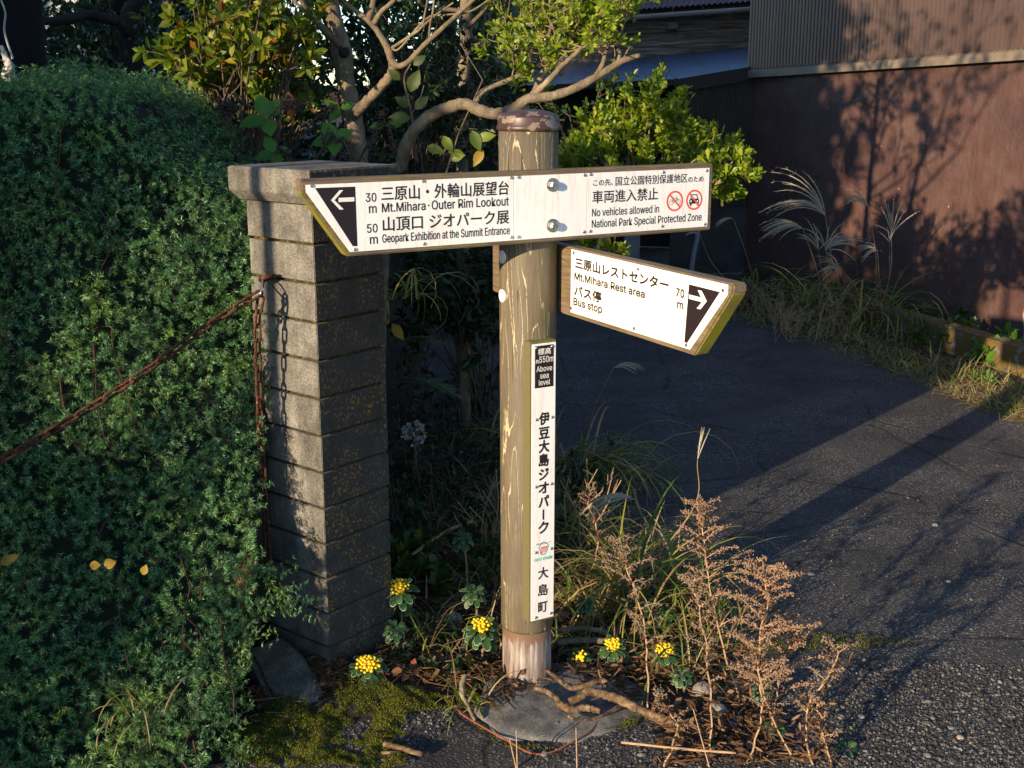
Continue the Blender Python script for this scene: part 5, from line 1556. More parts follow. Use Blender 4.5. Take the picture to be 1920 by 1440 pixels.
for a in (((1215, 1330), (1158, 1000), 3.08, .085, 26, 'dried wormwood with an open spire right of the post, behind the fallen branches', .9),
          ((1385, 1320), (1318, 930), 3.0, .100, 34, 'tall dried wormwood with its top curling left in the middle of the clump', 1.2),
          ((1490, 1425), (1428, 1040), 2.72, .105, 40, 'densest reddish dried wormwood at the right edge of the clump', 1.9),
          ((1335, 1415), (1300, 1060), 2.8, .075, 22, 'slender dried wormwood between the two tallest ones', .8),
          ((1525, 1435), (1560, 1190), 2.66, .06, 14, 'short dried wormwood leaning right over the gravel', .8),
          ((1245, 1438), (1246, 1285), 2.66, .035, 14, 'short dried wormwood in front at the bottom, left of the clump', .8),
          ((1440, 1400), (1480, 1150), 2.8, .09, 24, 'second reddish dried wormwood overlapping the densest one', 1.5),
          ((1560, 1438), (1545, 1300), 2.65, .04, 10, 'lowest dried wormwood at the bottom right of the clump', .7),
          ((1400, 1430), (1385, 1180), 2.74, .06, 16, 'thin dried wormwood in front of the middle of the clump', .9),
          ((1090, 1110), (1120, 900), 3.7, .05, 12, 'bare dried wormwood twigs close to the right side of the post', .4)):
    artemisia(*a)

def blade_path(b, L, dirh, lean, droop, n_=8):
    pts = []; d = Vector((dirh[0], dirh[1], 0)); 
    p = Vector(b); el = math.pi / 2 - lean
    for i in range(n_ + 1):
        pts.append(p.copy()); el -= droop / n_ * (1 + i * .25)
        p = p + (d * math.cos(el) + Vector((0, 0, 1)) * math.sin(el)) * (L / n_)
    return pts
def tuft(mb, b, n_, L, w, rad=.03, lean=(.05, .6), droop=(.4, 2.0), bias=(0, 0)):
    for _ in range(n_):
        an = random.uniform(0, 6.283); d = Vector((math.cos(an) + bias[0], math.sin(an) * .8 + bias[1], 0)).normalized()
        q = Vector(b) + Vector((random.gauss(0, rad), random.gauss(0, rad), 0))
        mb.strip(blade_path(q, L * random.uniform(.5, 1.1), d, random.uniform(*lean), random.uniform(*droop)), w * random.uniform(.6, 1.2), fold=.2)
def plume(mb, neck, tipdir, L, n_, spread=.35, droop=1.1, w=.0022):
    """the silky fan at the end of a grass culm"""
    for _ in range(n_):
        d = Vector(tipdir).normalized() + Vector((random.gauss(0, spread), random.gauss(0, spread * .7), random.gauss(0, spread)))
        d.normalize(); p = Vector(neck) + d * random.uniform(0, L * .15); pts = [p.copy()]; l = L * random.uniform(.6, 1.1)
        for k in range(7):
            d = (d + Vector((0, 0, -droop / 9))).normalized(); p = p + d * (l / 7); pts.append(p.copy())
        mb.tube(pts, [w * .45, w, w * .8, w * .25], 4, False)
        HP = []; HD = []
        for i in range(1, 8):
            for _ in range(4): HP.append(tuple(pts[i] + Vector((random.gauss(0, .001),) * 3))); HD.append(tuple((pts[i] - pts[i - 1]).normalized() + Vector((random.gauss(0, .5), random.gauss(0, .5), random.gauss(0, .5)))))
        mb.leaves(HP, HD, uvec(len(HP)), L * .075, w * .45, 'needle')
def clump(lab, b, n_, L, w, rad, mats=(L_GRASS, L_STRAW), plumes=(), culm_m=None, lean=(.1, .8), droop=(.6, 2.2), bias=(0, 0), name='silver_grass_clump', dryshare=.5):
    t = thing(name, lab, 'grass', tuple(b))
    mb = MB(); tuft(mb, b, int(n_ * (1 - dryshare)), L, w, rad, lean, droop, bias); mb.build('blade', mats[0], t)
    mb = MB(); tuft(mb, b, int(n_ * dryshare), L * .9, w * .8, rad, (lean[0], lean[1] * 1.2), (droop[0] * 1.2, droop[1] * 1.3), bias); mb.build('dry_blade', mats[1], t)
    if plumes:
        cm = MB(); pm = MB()
        for neck, mid, td, PL, pn, sp, dr, pw in plumes:
            q = Vector(b) + Vector((random.gauss(0, rad * .5), random.gauss(0, rad * .5), 0))
            pts = catmull([q] + list(mid) + [neck], 8); cm.tube(pts, [.0028 * pw, .0016 * pw], 5, False); plume(pm, neck, td, PL, pn, sp, dr, .0022 * pw)
        cm.build('culm', L_STRAW, t); pm.build('plume', L_PLUME, t)
    return t
b = G(1085, 905)
clump('arching clump of dry bladed silver grass on the shaded road edge right of the post', b, 190, .62, .013, .09, lean=(.15, .95), droop=(.7, 2.0), bias=(.35, -.1), dryshare=.6,
      plumes=[(at(1150, 690, 4.5), [at(1110, 780, 4.6)], (.5, -.1, .35), .14, 7, .12, 1.6, .8)])
b = G(1195, 1140)
clump('sunlit clump of green and tan silver grass behind the dried wormwood', b, 230, .50, .010, .10, lean=(.05, .75), droop=(.5, 1.9), bias=(-.25, 0), dryshare=.5,
      plumes=[(at(1190, 935, 3.4), [at(1222, 1040, 3.45)], (-.75, -.1, .35), .16, 12, .16, 1.9, .8), (at(1308, 862, 3.35), [at(1296, 960, 3.38)], (.1, 0, 1), .085, 6, .14, .3, .8)])
clump('low grass tuft at the edge of the moss left of the post foot', G(893, 1330), 26, .16, .006, .02, dryshare=.3, name='grass_tuft', lean=(.2, .9))
clump('thin grass tuft growing out of the juniper at the lower left', at(262, 1330, 2.62), 22, .22, .006, .03, dryshare=.4, name='grass_tuft', lean=(.3, 1.1))
clump('grass tuft between the two yellow flowers left of the post', G(815, 1190), 30, .26, .006, .04, dryshare=.5, name='grass_tuft', lean=(.2, .9))
clump('striped pale grass low behind the post on its left', G(905, 830), 46, .5, .009, .08, dryshare=.3, name='grass_tuft', lean=(.3, 1.0), droop=(.8, 2.0), bias=(.4, -.2))
clump('grass tuft hanging at the upper right edge of the pillar', at(742, 560, 3.6), 22, .35, .008, .03, dryshare=.3, name='grass_tuft', lean=(.3, 1.0), droop=(.9, 2.2), bias=(.5, -.2))
clump('dry yellow grass bent over beside the post at mid height', G(950, 1000), 46, .45, .0045, .05, mats=(L_STRAW, L_STRAW), name='grass_tuft', lean=(.0, .5), droop=(.2, 1.2), bias=(-.1, 0))
clump('sunlit golden grass hugging the right side of the post', G(1065, 1010), 150, .40, .006, .07, dryshare=.6, name='grass_tuft', lean=(.05, .7), droop=(.3, 1.5), bias=(.2, 0))

# silver grass by the brown wall
Yw = 7.9
def W_(px, py, Y=Yw): return at(px, py, Y)
clump('tall silver grass with drooping plumes in front of the brown wall, left clump', G(1545, 590), 210, .85, .014, .14, dryshare=.45, lean=(.2, .95), droop=(.8, 2.2),
      plumes=[(W_(1548, 405), [W_(1555, 500)], (-.55, 0, .75), .40, 15, .18, 1.7, 1.6), (W_(1505, 428), [W_(1535, 520)], (-.85, 0, .35), .28, 18, .13, 1.5, 1.6), (W_(1548, 470), [W_(1560, 540)], (.25, 0, .55), .26, 15, .45, 1.6, 1.6), (W_(1572, 505), [W_(1590, 560)], (-.4, 0, .4), .16, 12, .35, 1.6, 1.5), (W_(1535, 470), [W_(1540, 540)], (-.2, 0, .7), .2, 8, .3, 1.4, 1.5)])
clump('silver grass with upright fans in front of the brown wall, right clump', G(1640, 612), 150, .75, .013, .11, dryshare=.45, lean=(.2, .85), droop=(.7, 2.2),
      plumes=[(W_(1628, 388), [W_(1642, 480)], (-.45, 0, .6), .17, 14, .12, 1.6, 1.6), (W_(1672, 440), [W_(1668, 520)], (0, 0, 1), .20, 14, .28, .8, 1.6), (W_(1645, 470), [W_(1650, 540)], (-.5, 0, .4), .12, 9, .3, 1.6, 1.5), (W_(1668, 455), [W_(1665, 540)], (-.1, 0, .9), .10, 5, .2, .8, 1.5)])
clump('straggling silver grass at the shed corner behind the pointed board', G(1425, 570), 110, .7, .012, .14, dryshare=.4, lean=(.2, .9), droop=(.7, 2.0),
      plumes=[(at(1375, 410, 8.6), [at(1400, 480, 8.6)], (-.8, 0, .2), .12, 10, .1, 1.6, 1.4), (at(1312, 440, 8.8), [at(1340, 500, 8.8)], (-.7, 0, .5), .10, 4, .1, 1.6, 1.2)])

# --- the dry verge between road and kerb
def poly_sample(poly, n_):
    xs_ = [p[0] for p in poly]; ys_ = [p[1] for p in poly]; out_ = []
    while len(out_) < n_:
        x, y = random.uniform(min(xs_), max(xs_)), random.uniform(min(ys_), max(ys_)); c = False; j = len(poly) - 1
        for i in range(len(poly)):
            if (poly[i][1] > y) != (poly[j][1] > y) and x < (poly[j][0] - poly[i][0]) * (y - poly[i][1]) / (poly[j][1] - poly[i][1]) + poly[i][0]: c = not c
            j = i
        if c: out_.append((x, y))
    return out_
verge = [(1265, 575), (1400, 560), (1560, 590), (1640, 625), (1760, 668), (1930, 728), (1960, 800), (1900, 790), (1760, 735), (1650, 690), (1560, 660), (1420, 612)]
def scatter_blades(mb, pts, L, w, flat=.5, nmul=1):
    for x, y in pts:
        g = G(x, y)
        for _ in range(nmul):
            an = random.uniform(0, 6.283); d = (math.cos(an), math.sin(an))
            mb.strip(blade_path(g + Vector((random.gauss(0, .01), random.gauss(0, .01), 0)), L * random.uniform(.4, 1.2), d, random.uniform(.2, 1.3) if random.random() > flat else random.uniform(1.1, 1.5), random.uniform(.2, 1.6), 4), w * random.uniform(.6, 1.2))
mb = MB(); scatter_blades(mb, poly_sample(verge, 1500), .16, .0045, .55, 2)
o = mb.build('dry_verge_grass', L_STRAW); tag(o, 'dry tan grass matted along the far edge of the road', 'dry grass', kind='stuff')
mb = MB(); scatter_blades(mb, poly_sample(verge, 520), .17, .006, .25, 2)
o = mb.build('verge_grass', L_GRASS); tag(o, 'green grass tufts mixed into the dry verge by the kerb', 'grass', kind='stuff')
for lab, x0, x1, y0, y1, n_, h in (('fuzzy tan dead weed on the verge in front of the silver grass', 1440, 1590, 580, 645, 34, .20), ('fuzzy tan dead weed on the verge beside the tip of the pointed board', 1375, 1470, 560, 605, 20, .2)):
    g = G((x0 + x1) / 2, (y0 + y1) / 2); t = thing('dead_weed', lab, 'dead weed', tuple(g)); st = MB(); hd = []
    for _ in range(n_):
        q = G(random.uniform(x0, x1), random.uniform((y0 + y1) / 2, y1)); tp = q + Vector((random.gauss(0, .06), random.gauss(0, .05), h * random.uniform(.6, 1.2)))
        pts = catmull([q, q.lerp(tp, .5) + Vector((random.gauss(0, .02), 0, 0)), tp], 4); st.tube(pts, [.002, .0008], 4, False)
        for _ in range(7):
            s0 = pts[random.randrange(3, len(pts))]; e = s0 + Vector((random.gauss(0, .04), random.gauss(0, .04), random.uniform(.02, .08))); st.tube([s0, e], [.001, .0005], 3, False)
            for _ in range(3): hd.append(s0.lerp(e, random.uniform(.5, 1.05)))
    st.build('stem', M_ARTS, t); m2 = MB(); beads(m2, hd, .0032); m2.build('seed_spray', plain('weed_seed', (.30, .21, .14), .9, var=.3), t)

# leafy weeds at the foot of the wall
def leafy(lab, spots, mat, L, W, Y, group=None, n_=6, tmpl='oval', name='leafy_weed', hgt=.16, z=None, rr=.03):
    b = G(*spots[0]) if z is None else at(spots[0][0], spots[0][1], Y)
    t = thing(name, lab, 'weed', tuple(b), group); wood = MB(); tips = []
    for x, y in spots:
        q = G(x, y) if z is None else at(x, y, Y)
        tp = q + Vector((random.gauss(0, rr), random.gauss(0, rr), hgt * random.uniform(.6, 1.2)))
        wood.tube(catmull([q, q.lerp(tp, .5) + Vector((random.gauss(0, rr * .3), 0, 0)), tp], 3), [.003, .0015], 4, False)
        tips.append((tp, (random.gauss(0, .3), random.gauss(-.2, .3), 1))); tips.append((q.lerp(tp, .6), (random.gauss(0, .6), random.gauss(-.3, .4), .7)))
    wood.build('stem', M_DTWIG, t); mb = MB(); rosettes(mb, [a for a, _ in tips], [d for _, d in tips], n_, L, W, .8, tmpl, .4); mb.build('foliage', mat, t)
leafy('leafy green weeds in shade between the kerb and the brown wall', [(random.uniform(1700, 1830), random.uniform(622, 662)) for _ in range(22)], L_MID, .085, .045, 0, hgt=.14)
leafy('brightest leafy weeds behind the kerb at the right edge of the photo', [(random.uniform(1830, 1950), random.uniform(655, 690)) for _ in range(16)], L_FRESH, .10, .05, 0, hgt=.12)
leafy('small bright green weed in front of the sunlit kerb end', [(1850, 722), (1840, 718), (1862, 724)], L_FRESH, .075, .02, 0, hgt=.05)
leafy('dark weeds at the foot of the silver grass', [(random.uniform(1400, 1480), random.uniform(556, 590)) for _ in range(10)], L_DARK, .08, .045, 0, hgt=.12)

# --- undergrowth between pillar and post
ug = [('low dark leafy plants filling the gap beside the right edge of the pillar', (735, 860), (830, 1060), 34, L_DARK, .05, .028, .20),
      ('low blue green leafy plants left of the post at mid height', (820, 940), (850, 1010), 34, L_DARK, .036, .024, .18),
      ('broad dark green leaves low beside the pillar, behind the flowers', (735, 840), (1030, 1130), 18, L_MID, .065, .045, .08),
      ('green shoots hugging the left side of the post near its foot', (905, 945), (1040, 1110), 12, L_MID, .034, .024, .08),
      ('dim leafy plants in the shade right behind the post', (1045, 1150), (900, 1040), 26, L_DARK, .045, .024, .16),
      ('low dim plants along the shaded road edge left of the post', (740, 935), (700, 820), 40, L_DARK, .05, .026, .24),
      ('small clover like weeds at the edge of the moss', (470, 560), (1300, 1370), 16, L_FRESH, .012, .011, .015),
      ('blue green leaves sprawling between pillar foot and post foot', (735, 860), (1160, 1250), 22, L_DARK, .034, .02, .05)]
for lab, xr_, yr_, n_, m_, L, W, h in ug:
    leafy(lab, [(random.uniform(*xr_), random.uniform(*yr_)) for _ in range(n_)], m_, L, W, 0, hgt=h, name='ground_plant', rr=.05)

def frond(name, lab, base, dirv, L, mat, npin=22, droop=.9, cat='fern', W=.30):
    t = thing(name, lab, cat, tuple(base)); rib = MB(); mb = MB(); d = Vector(dirv).normalized(); p = Vector(base); pts = [p.copy()]
    for k in range(npin):
        d = (d + Vector((0, 0, -droop / npin))).normalized(); p = p + d * (L / npin); pts.append(p.copy())
    rib.tube(pts, [.0022, .0006], 5, False); P, D, N, LL = [], [], [], []
    for k in range(2, npin):
        u = k / npin; w = W * L * math.sin(math.pi * min(1, .18 + u * .82)) ** .8
        t_ = (pts[k] - pts[k - 1]).normalized(); s_ = t_.cross(Vector((0, 0, 1))); s_ = s_.normalized() if s_.length > 1e-3 else Vector((1, 0, 0)); up = s_.cross(t_)
        for sg in (-1, 1):
            pd = (s_ * sg + t_ * .35 + up * random.gauss(-.1, .15)).normalized()
            for j in range(7):
                v = (j + .3) / 7; q = pts[k] + pd * (w * v); q.z -= .1 * w * v * v
                for s2 in (-1, 1):
                    P.append(tuple(q)); D.append(tuple(pd * .5 + t_ * s2)); N.append(tuple(up)); LL.append(w * .22 * (1.1 - v))
    LL = np.array(LL); mb.leaves(P, D, N, LL, LL * .55, 'oval'); rib.build('stalk', M_DTWIG, t); mb.build('pinnae', mat, t)
frond('dead_fern', 'rust brown dead fern hanging over the juniper left of the pillar foot', at(470, 1035, 2.9), (-.35, -.45, -.75), .10, L_BROWN, droop=.5, W=.42)
frond('dead_fern', 'second brown fern frond hanging lower against the juniper', at(455, 1075, 2.89), (.1, -.4, -.85), .09, L_BROWN, droop=.4, W=.42)
frond('green_fern', 'green fern frond drooping at the right edge of the pillar', at(738, 640, 3.6), (.7, -.4, .4), .22, L_MID)
frond('green_fern', 'lower green fern frond in the gap beside the pillar', at(745, 710, 3.6), (.8, -.3, .2), .24, L_MID)
frond('green_fern', 'small fern frond behind the hanging yellow leaf', at(742, 680, 3.65), (.5, -.5, .5), .2, L_MID)
frond('dead_fern', 'sunlit orange dead frond caught in the dark below the long board', at(745, 508, 3.5), (.9, -.1, -.05), .12, L_BROWN, droop=.3, W=.14)
frond('dead_fern', 'brown matted fern frond on the ground left of the post', G(790, 1150), (.7, -.4, .3), .16, L_BROWN)
frond('dry_fern', 'long red stalked dry fern leaning left over the juniper', at(388, 300, 3.9), (-.55, -.3, .75), .30, L_GOLD, droop=1.2, W=.2)
frond('dry_fern', 'yellow green dry fern beside the red stalked one', at(402, 295, 3.9), (-.25, -.3, .9), .28, L_GOLD, droop=1.6, W=.2)
frond('dry_fern', 'yellowed fern drooping between the juniper top and the bare stems', at(430, 290, 3.9), (-.3, -.4, .6), .2, L_GOLD, droop=2.0, W=.24)

# withered hydrangeas with fresh leaf pairs above the juniper and pillar cap
M_PANI = plain('withered_panicle', (.045, .030, .024), .9, var=.4, scale=80)
def big_leaf(mb, p, d, nrm, L, W):
    d = Vector(d).normalized(); s_ = d.cross(Vector(nrm)).normalized(); nn_ = s_.cross(d); V = []; n_ = 11
    for i in range(n_):
        u = i / (n_ - 1); w = W * .5 * math.sin(math.pi * u ** .85) * (1 + .07 * (i % 2)) + .0004
        for v in (-1, -.5, 0, .5, 1): V.append(tuple(Vector(p) + d * (u * L) + s_ * (w * v) + nn_ * (.16 * w * abs(v) - L * .22 * u * u + .012 * L * math.sin(i * 2.4) * abs(v))))
    mb.add(V, [(5 * i + j, 5 * i + j + 1, 5 * i + j + 6, 5 * i + j + 5) for i in range(n_ - 1) for j in range(4)])
def hydrangea(lab, px, py, Y, base, pan, L=.085, nl_=4):
    c = at(px, py, Y); g = at(*base); t = thing('withered_hydrangea', lab, 'hydrangea', (g.x, g.y, g.z), 'withered hydrangeas above the pillar')
    st = MB(); pts = catmull([g, g.lerp(c, .5) + Vector((random.gauss(0, .02), 0, .02)), c], 6); st.tube(pts, [.005, .003], 6)
    lv = MB()
    for k in range(nl_):
        an = k * 6.283 / nl_ + random.gauss(.4, .2); o = Vector((math.cos(an), .6 * math.sin(an), .8 * math.sin(an))) + Vector((0, -.25, .2 + random.gauss(0, .1)))
        big_leaf(lv, c + o * .004, o, (0, -.8, .6), L * random.uniform(.75, 1.1), L * .62)
    if nl_: lv.build('leaf_tuft', L_FRESH, t, smooth=True)
    pn = []
    for x, y in pan:
        e = at(x, y, Y - .03); q = catmull([c, c.lerp(e, .5) + Vector((0, 0, .03)), e], 6); st.tube(q, [.003, .0015], 5)
        for k in range(40):
            u = random.uniform(.35, 1.1); b = q[min(len(q) - 1, int(u * (len(q) - 1)))]; pn.append(b + Vector((random.gauss(0, .008), random.gauss(0, .008), random.gauss(-.004, .010))))
    st.build('stem', M_DTWIG, t)
    if pn: m2 = MB(); beads(m2, pn, .0042); m2.build('withered_panicle', M_PANI, t)
hydrangea('withered hydrangea with four spread green leaves just above the pillar cap corner', 502, 222, 3.9, (470, 330, 4.0), [(565, 205), (575, 195)])
hydrangea('withered hydrangea with a green leaf rosette in front of the slender trunk', 628, 262, 3.95, (560, 330, 4.05), [(610, 275), (660, 300), (640, 310)], .075)
hydrangea('withered hydrangea with a low leaf rosette close above the pillar cap', 515, 288, 3.85, (505, 330, 3.95), [(540, 300)], .065)
hydrangea('withered hydrangea with one leaf tuft against the trunk under the knot', 637, 205, 4.1, (600, 330, 4.15), [(620, 180), (600, 240), (560, 262)], .06, 3)
hydrangea('withered hydrangea with dark drooping heads over the juniper edge', 336, 270, 3.6, (400, 330, 3.7), [(300, 300), (350, 300), (375, 330), (335, 320), (320, 345)], .055, 3)
hydrangea('withered hydrangea stem arching over the middle of the juniper top', 250, 195, 3.5, (370, 300, 3.6), [(262, 185), (290, 215), (310, 225)], .03, 2)
hydrangea('withered hydrangea heads standing dark beside the yellowed ferns', 430, 235, 3.9, (450, 320, 4.0), [(415, 200), (430, 195), (445, 200), (460, 190)], .05, 0)
hydrangea('withered hydrangea with purple brown heads below the arching limb', 722, 235, 4.05, (660, 330, 4.1), [(700, 270), (715, 215), (740, 280), (690, 285)], .05, 2)
t = thing('large_leaved_sapling', 'sapling with large toothed yellow green leaves below the fork, above the arching limb', 'sapling', tuple(at(778, 300, 4.0)))
st = MB(); st.tube(catmull([at(780, 300, 4.0), at(772, 215, 4.0), at(758, 150, 4.0), at(770, 120, 4.0)], 5), [.005, .0025], 6); st.tube([at(772, 215, 4.0), at(790, 180, 4.0), at(795, 160, 4.0)], .0025, 5); st.build('stem', M_DTWIG, t)
lv = MB()
for x, y, dx, dz, L in ((768, 172, .45, 1, .075), (750, 150, -.5, .5, .05), (775, 122, .9, .7, .05), (768, 200, -.7, .5, .055), (778, 205, .9, .9, .06), (782, 222, .8, -.2, .05), (770, 222, -.9, .1, .07)):
    big_leaf(lv, at(x, y, 4.0), (dx, -.2, dz), (0, -1, .25), L, L * .55)
lv.build('foliage', L_SAP, t, smooth=True)
t = thing('large_leaved_sapling', 'sapling with curled brown and yellow leaves just left of the signpost cap', 'sapling', tuple(at(850, 330, 3.9)))
st = MB(); st.tube([at(835, 330, 3.9), at(860, 250, 3.9), at(905, 150, 3.9), at(865, 85, 3.92)], [.004, .0015], 5); st.build('stem', M_DTWIG, t)
lv = MB()
for x, y, dx, dz, L in ((830, 255, .4, -.6, .06), (870, 290, -.8, .2, .05), (885, 245, .3, -.7, .07), (895, 260, .8, .2, .06), (800, 275, .8, -.2, .06), (905, 280, -.4, -.7, .06), (845, 300, .7, .3, .05)):
    big_leaf(lv, at(x, y, 3.9), (dx, -.3, dz), (0, -1, .3), L, L * .5)
lv.build('foliage', L_GOLD, t, smooth=True)
def single(name, lab, px, py, Y, d, nrm, L, W, mat, cat='leaf', group=None, ground=False):
    mb = MB(); p = at(px, py, Y) if not ground else G(px, py) + Vector((0, 0, .006)); big_leaf(mb, p, d, nrm, L, W); tag(mb.build(name, mat, smooth=True), lab, cat, group)
M_REDL = leafmat('red_leaf', [(0, (.28, .075, .03)), (1, (.34, .11, .04))], .6, .4, 0)
single('hanging_leaf', 'orange red leaf hanging beside the hydrangea leaves above the pillar', 540, 172, 3.9, (.1, -.1, -1), (0, -1, .1), .085, .04, M_REDL)
single('hanging_leaf', 'large yellow green leaf hanging at the right edge of the pillar', 735, 607, 3.3, (.6, -.2, -.8), (.2, -1, .2), .055, .026, L_YELL)
single('fallen_leaf', 'yellow pointed leaf lying on the juniper at the left edge of the photo', 0, 1058, 2.62, (1, -.1, .55), (0, -1, .3), .05, .022, L_YELL)
single('fallen_leaf', 'yellow spotted leaf on the juniper, the larger of the middle pair', 195, 1060, 2.64, (.5, 0, .15), (0, -1, .3), .028, .024, L_YELL)
single('fallen_leaf', 'yellow leaf on the juniper touching the spotted one', 168, 1060, 2.64, (.8, 0, .0), (0, -1, .3), .025, .02, L_YELL)
single('fallen_leaf', 'small yellow leaf on the juniper right of the pair', 268, 1078, 2.66, (.3, 0, .9), (0, -1, .3), .026, .018, L_YELL)
single('fallen_leaf', 'round orange leaf on the ground left of the post sleeve', 870, 1248, 0, (.9, .5, .6), (0, -1, .4), .035, .03, L_YELL, ground=True)
single('fallen_leaf', 'small orange leaf on the litter between pillar and post', 800, 1240, 0, (.8, .1, .3), (0, -.6, 1), .028, .014, M_REDL, ground=True)
single('fallen_leaf', 'orange leaf curled below the grey green rosette', 775, 1168, 0, (.5, 0, .8), (0, -1, .4), .022, .014, M_REDL, ground=True)
single('fallen_leaf', 'curled pale brown leaf on the ground below the flowerless rosette', 805, 1182, 0, (1, 0, .2), (0, -.7, 1), .035, .022, L_BROWN, ground=True)
single('fallen_leaf', 'bright lime leaf caught at the end of the dark fallen branch', 1040, 1322, 0, (-.7, -.2, .3), (0, -.5, 1), .026, .02, L_FRESH, ground=True)
single('fallen_leaf', 'curled brown leaf beside the front yellow flower', 772, 1262, 0, (.2, .3, .8), (0, -1, .3), .035, .02, M_REDL, ground=True)
# white flower heads
t = thing('white_flower', 'dim white flower umbel in the dark beside the pillar', 'flower', tuple(at(778, 880, 3.6)))
st = MB(); hd = MB(); c = at(777, 812, 3.6); st.tube([G(790, 930), at(780, 870, 3.6), c], .003, 5)
P, D = [], []
for _ in range(70):
    v = uvec(1, .3)[0]; e = c + Vector(v) * .034 * random.uniform(.7, 1.05); st.tube([c + Vector((0, 0, -.02)), e], .0006, 3, False)
    for _ in range(4): P.append(tuple(e)); D.append(tuple(v + rng.normal(size=3) * .6))
hd.leaves(P, D, uvec(len(P)), .012, .004, 'oval'); st.build('stem', M_DTWIG, t); hd.build('floret', plain('white_floret', (.36, .38, .35), .6), t)

# --- sticks
M_STICK = NT('fallen_wood'); n = M_STICK
c = n.ramp(n.noise(50, n.co(kind='Position'), 6), [(.34, (.035, .022, .014)), (.5, (.13, .08, .045)), (.66, (.26, .18, .11))]); n.bump(n.noise(110, n.co(kind='Position'), 8, .75), 1.0, .004); M_STICK = n.done(c, .9)
def stick(lab, paths, z=.03, mat=None, name='fallen_branch'):
    mb = MB()
    for pts, r in paths:
        q = [gr(x, y, z + dz) for x, y, dz in pts]; mb.tube(catmull(q, 7), [x_ * .85 for x_ in r] if hasattr(r, '__len__') else r, 9, True, .2)
    tag(mb.build(name, mat or M_STICK, smooth=True), lab, 'branch')
stick('thin forked fallen branch resting against the foot of the post', [([(1022, 1255, .03), (1048, 1274, .02), (1070, 1290, .015), (1100, 1285, .02), (1128, 1276, .02), (1150, 1290, .01), (1185, 1318, .0)], [.005, .008, .009, .008, .006]), ([(1128, 1276, .02), (1124, 1262, .035), (1122, 1255, .045)], [.005, .003])])
stick('thickest fallen branch lying across the right side of the footing', [([(1068, 1316, .012), (1090, 1306, .02), (1105, 1297, .03), (1140, 1304, .025), (1175, 1318, .02), (1210, 1335, .01), (1265, 1358, .0)], [.011, .013, .014, .013, .012])])
stick('short dark fallen branch in front of the thickest one', [([(1002, 1290, .0), (1025, 1297, .0), (1043, 1308, .0), (1052, 1322, -.005), (1075, 1330, -.005), (1100, 1327, -.003), (1126, 1334, -.005)], [.006, .009, .008, .012, .012, .012, .008])])
stick('thin curved twig on the front of the footing', [([(1065, 1343, 0), (1085, 1350, 0), (1110, 1348, 0), (1150, 1333, .0), (1175, 1318, .0)], .004)])
stick('lichen spotted stick leaning in the grass left of the post foot', [([(872, 1265, .06), (866, 1285, .04), (868, 1305, .02), (878, 1325, .0), (890, 1350, -.01)], [.007, .009, .007, .005])], mat=M_TRUNK)
stick('straw coloured stick lying along the upper edge of the moss', [([(530, 1288, -.01), (590, 1287, -.01), (670, 1286, -.01)], .0045)], mat=M_ARTS)
stick('broken brown stick lying on the moss at the bottom', [([(720, 1395, -.015), (750, 1402, -.015), (792, 1415, -.015)], .007), ([(715, 1412, -.02), (755, 1410, -.02)], .004)])
stick('pale dry cane lying flat across the undergrowth left of the post', [([(760, 1050, .05), (800, 1020, .06), (845, 992, .07), (885, 978, .08)], .006)], mat=M_ARTS)
stick('long thin dry stalk lying across the bottom of the picture', [([(1165, 1392, .0), (1240, 1400, .01), (1300, 1406, .015), (1380, 1412, .02)], .003)], mat=M_ARTS)
stick('weathered bark strip on the ground right of the post', [([(1045, 1182, .02), (1090, 1178, .03), (1140, 1185, .02)], .008), ([(1045, 1205, .01), (1100, 1200, .015), (1150, 1203, .01)], .009)], mat=M_TRUNK)
mb = MB(); mb.tube(catmull([gr(x, y, .012 if 900 < x < 1200 and y < 1395 else .006) for x, y in ((845, 1305), (862, 1335), (900, 1360), (950, 1388), (985, 1408), (1010, 1414), (1040, 1408), (1075, 1390), (1108, 1370), (1120, 1350), (1112, 1336))], 6), .0020, 5); tag(mb.build('runner', plain('red_runner', (.24, .07, .03), .6)), 'thin red runner curving over the asphalt in front of the footing', 'runner')
for lab, ps in (('upright bare stalk at the bottom centre', [((1082, 1440), (1080, 1365))]), ('split dry stalk at the bottom left of centre', [((970, 1440), (968, 1370)), ((968, 1440), (955, 1385))]), ('bare leaning stalk at the foot of the clump', [((1330, 1438), (1300, 1330))])):
    mb = MB()
    for a, b in ps: g = gr(*a); mb.tube([g, at(b[0], b[1], g.y)], [.0022, .0014], 5)
    tag(mb.build('dry_stalk', M_ARTS), lab, 'stalk')
# dry bare stems near the post
for lab, root, tg in (('tangle of bare tan stems left of the post at mid height', (915, 1040), [(925, 905), (905, 920), (880, 950), (940, 960), (850, 960), (858, 940), (930, 880), (912, 975)]), ('tangle of sunlit bare tan stems right of the post', (1075, 1020), [(1050, 900), (1100, 860), (1120, 880), (1150, 885), (1070, 880), (1165, 900), (1130, 920), (1095, 900)])):
    g = G(*root); t = thing('bare_stems', lab, 'stems', tuple(g)); mb = MB()
    for x, y in tg:
        e = at(x, y, g.y - random.uniform(.05, .25)); s0 = g + Vector((random.gauss(0, .04), random.gauss(0, .04), 0)); mb.tube(catmull([s0, s0.lerp(e, .5) + Vector((random.gauss(0, .02), 0, .02)), e], 5), [.003, .0015], 5)
        for _ in range(3):
            q = s0.lerp(e, random.uniform(.5, .95)); mb.tube([q, q + Vector((random.gauss(0, .03), random.gauss(0, .03), .03))], [.0015, .0008], 4)
    mb.build('stem', M_ARTS, t)

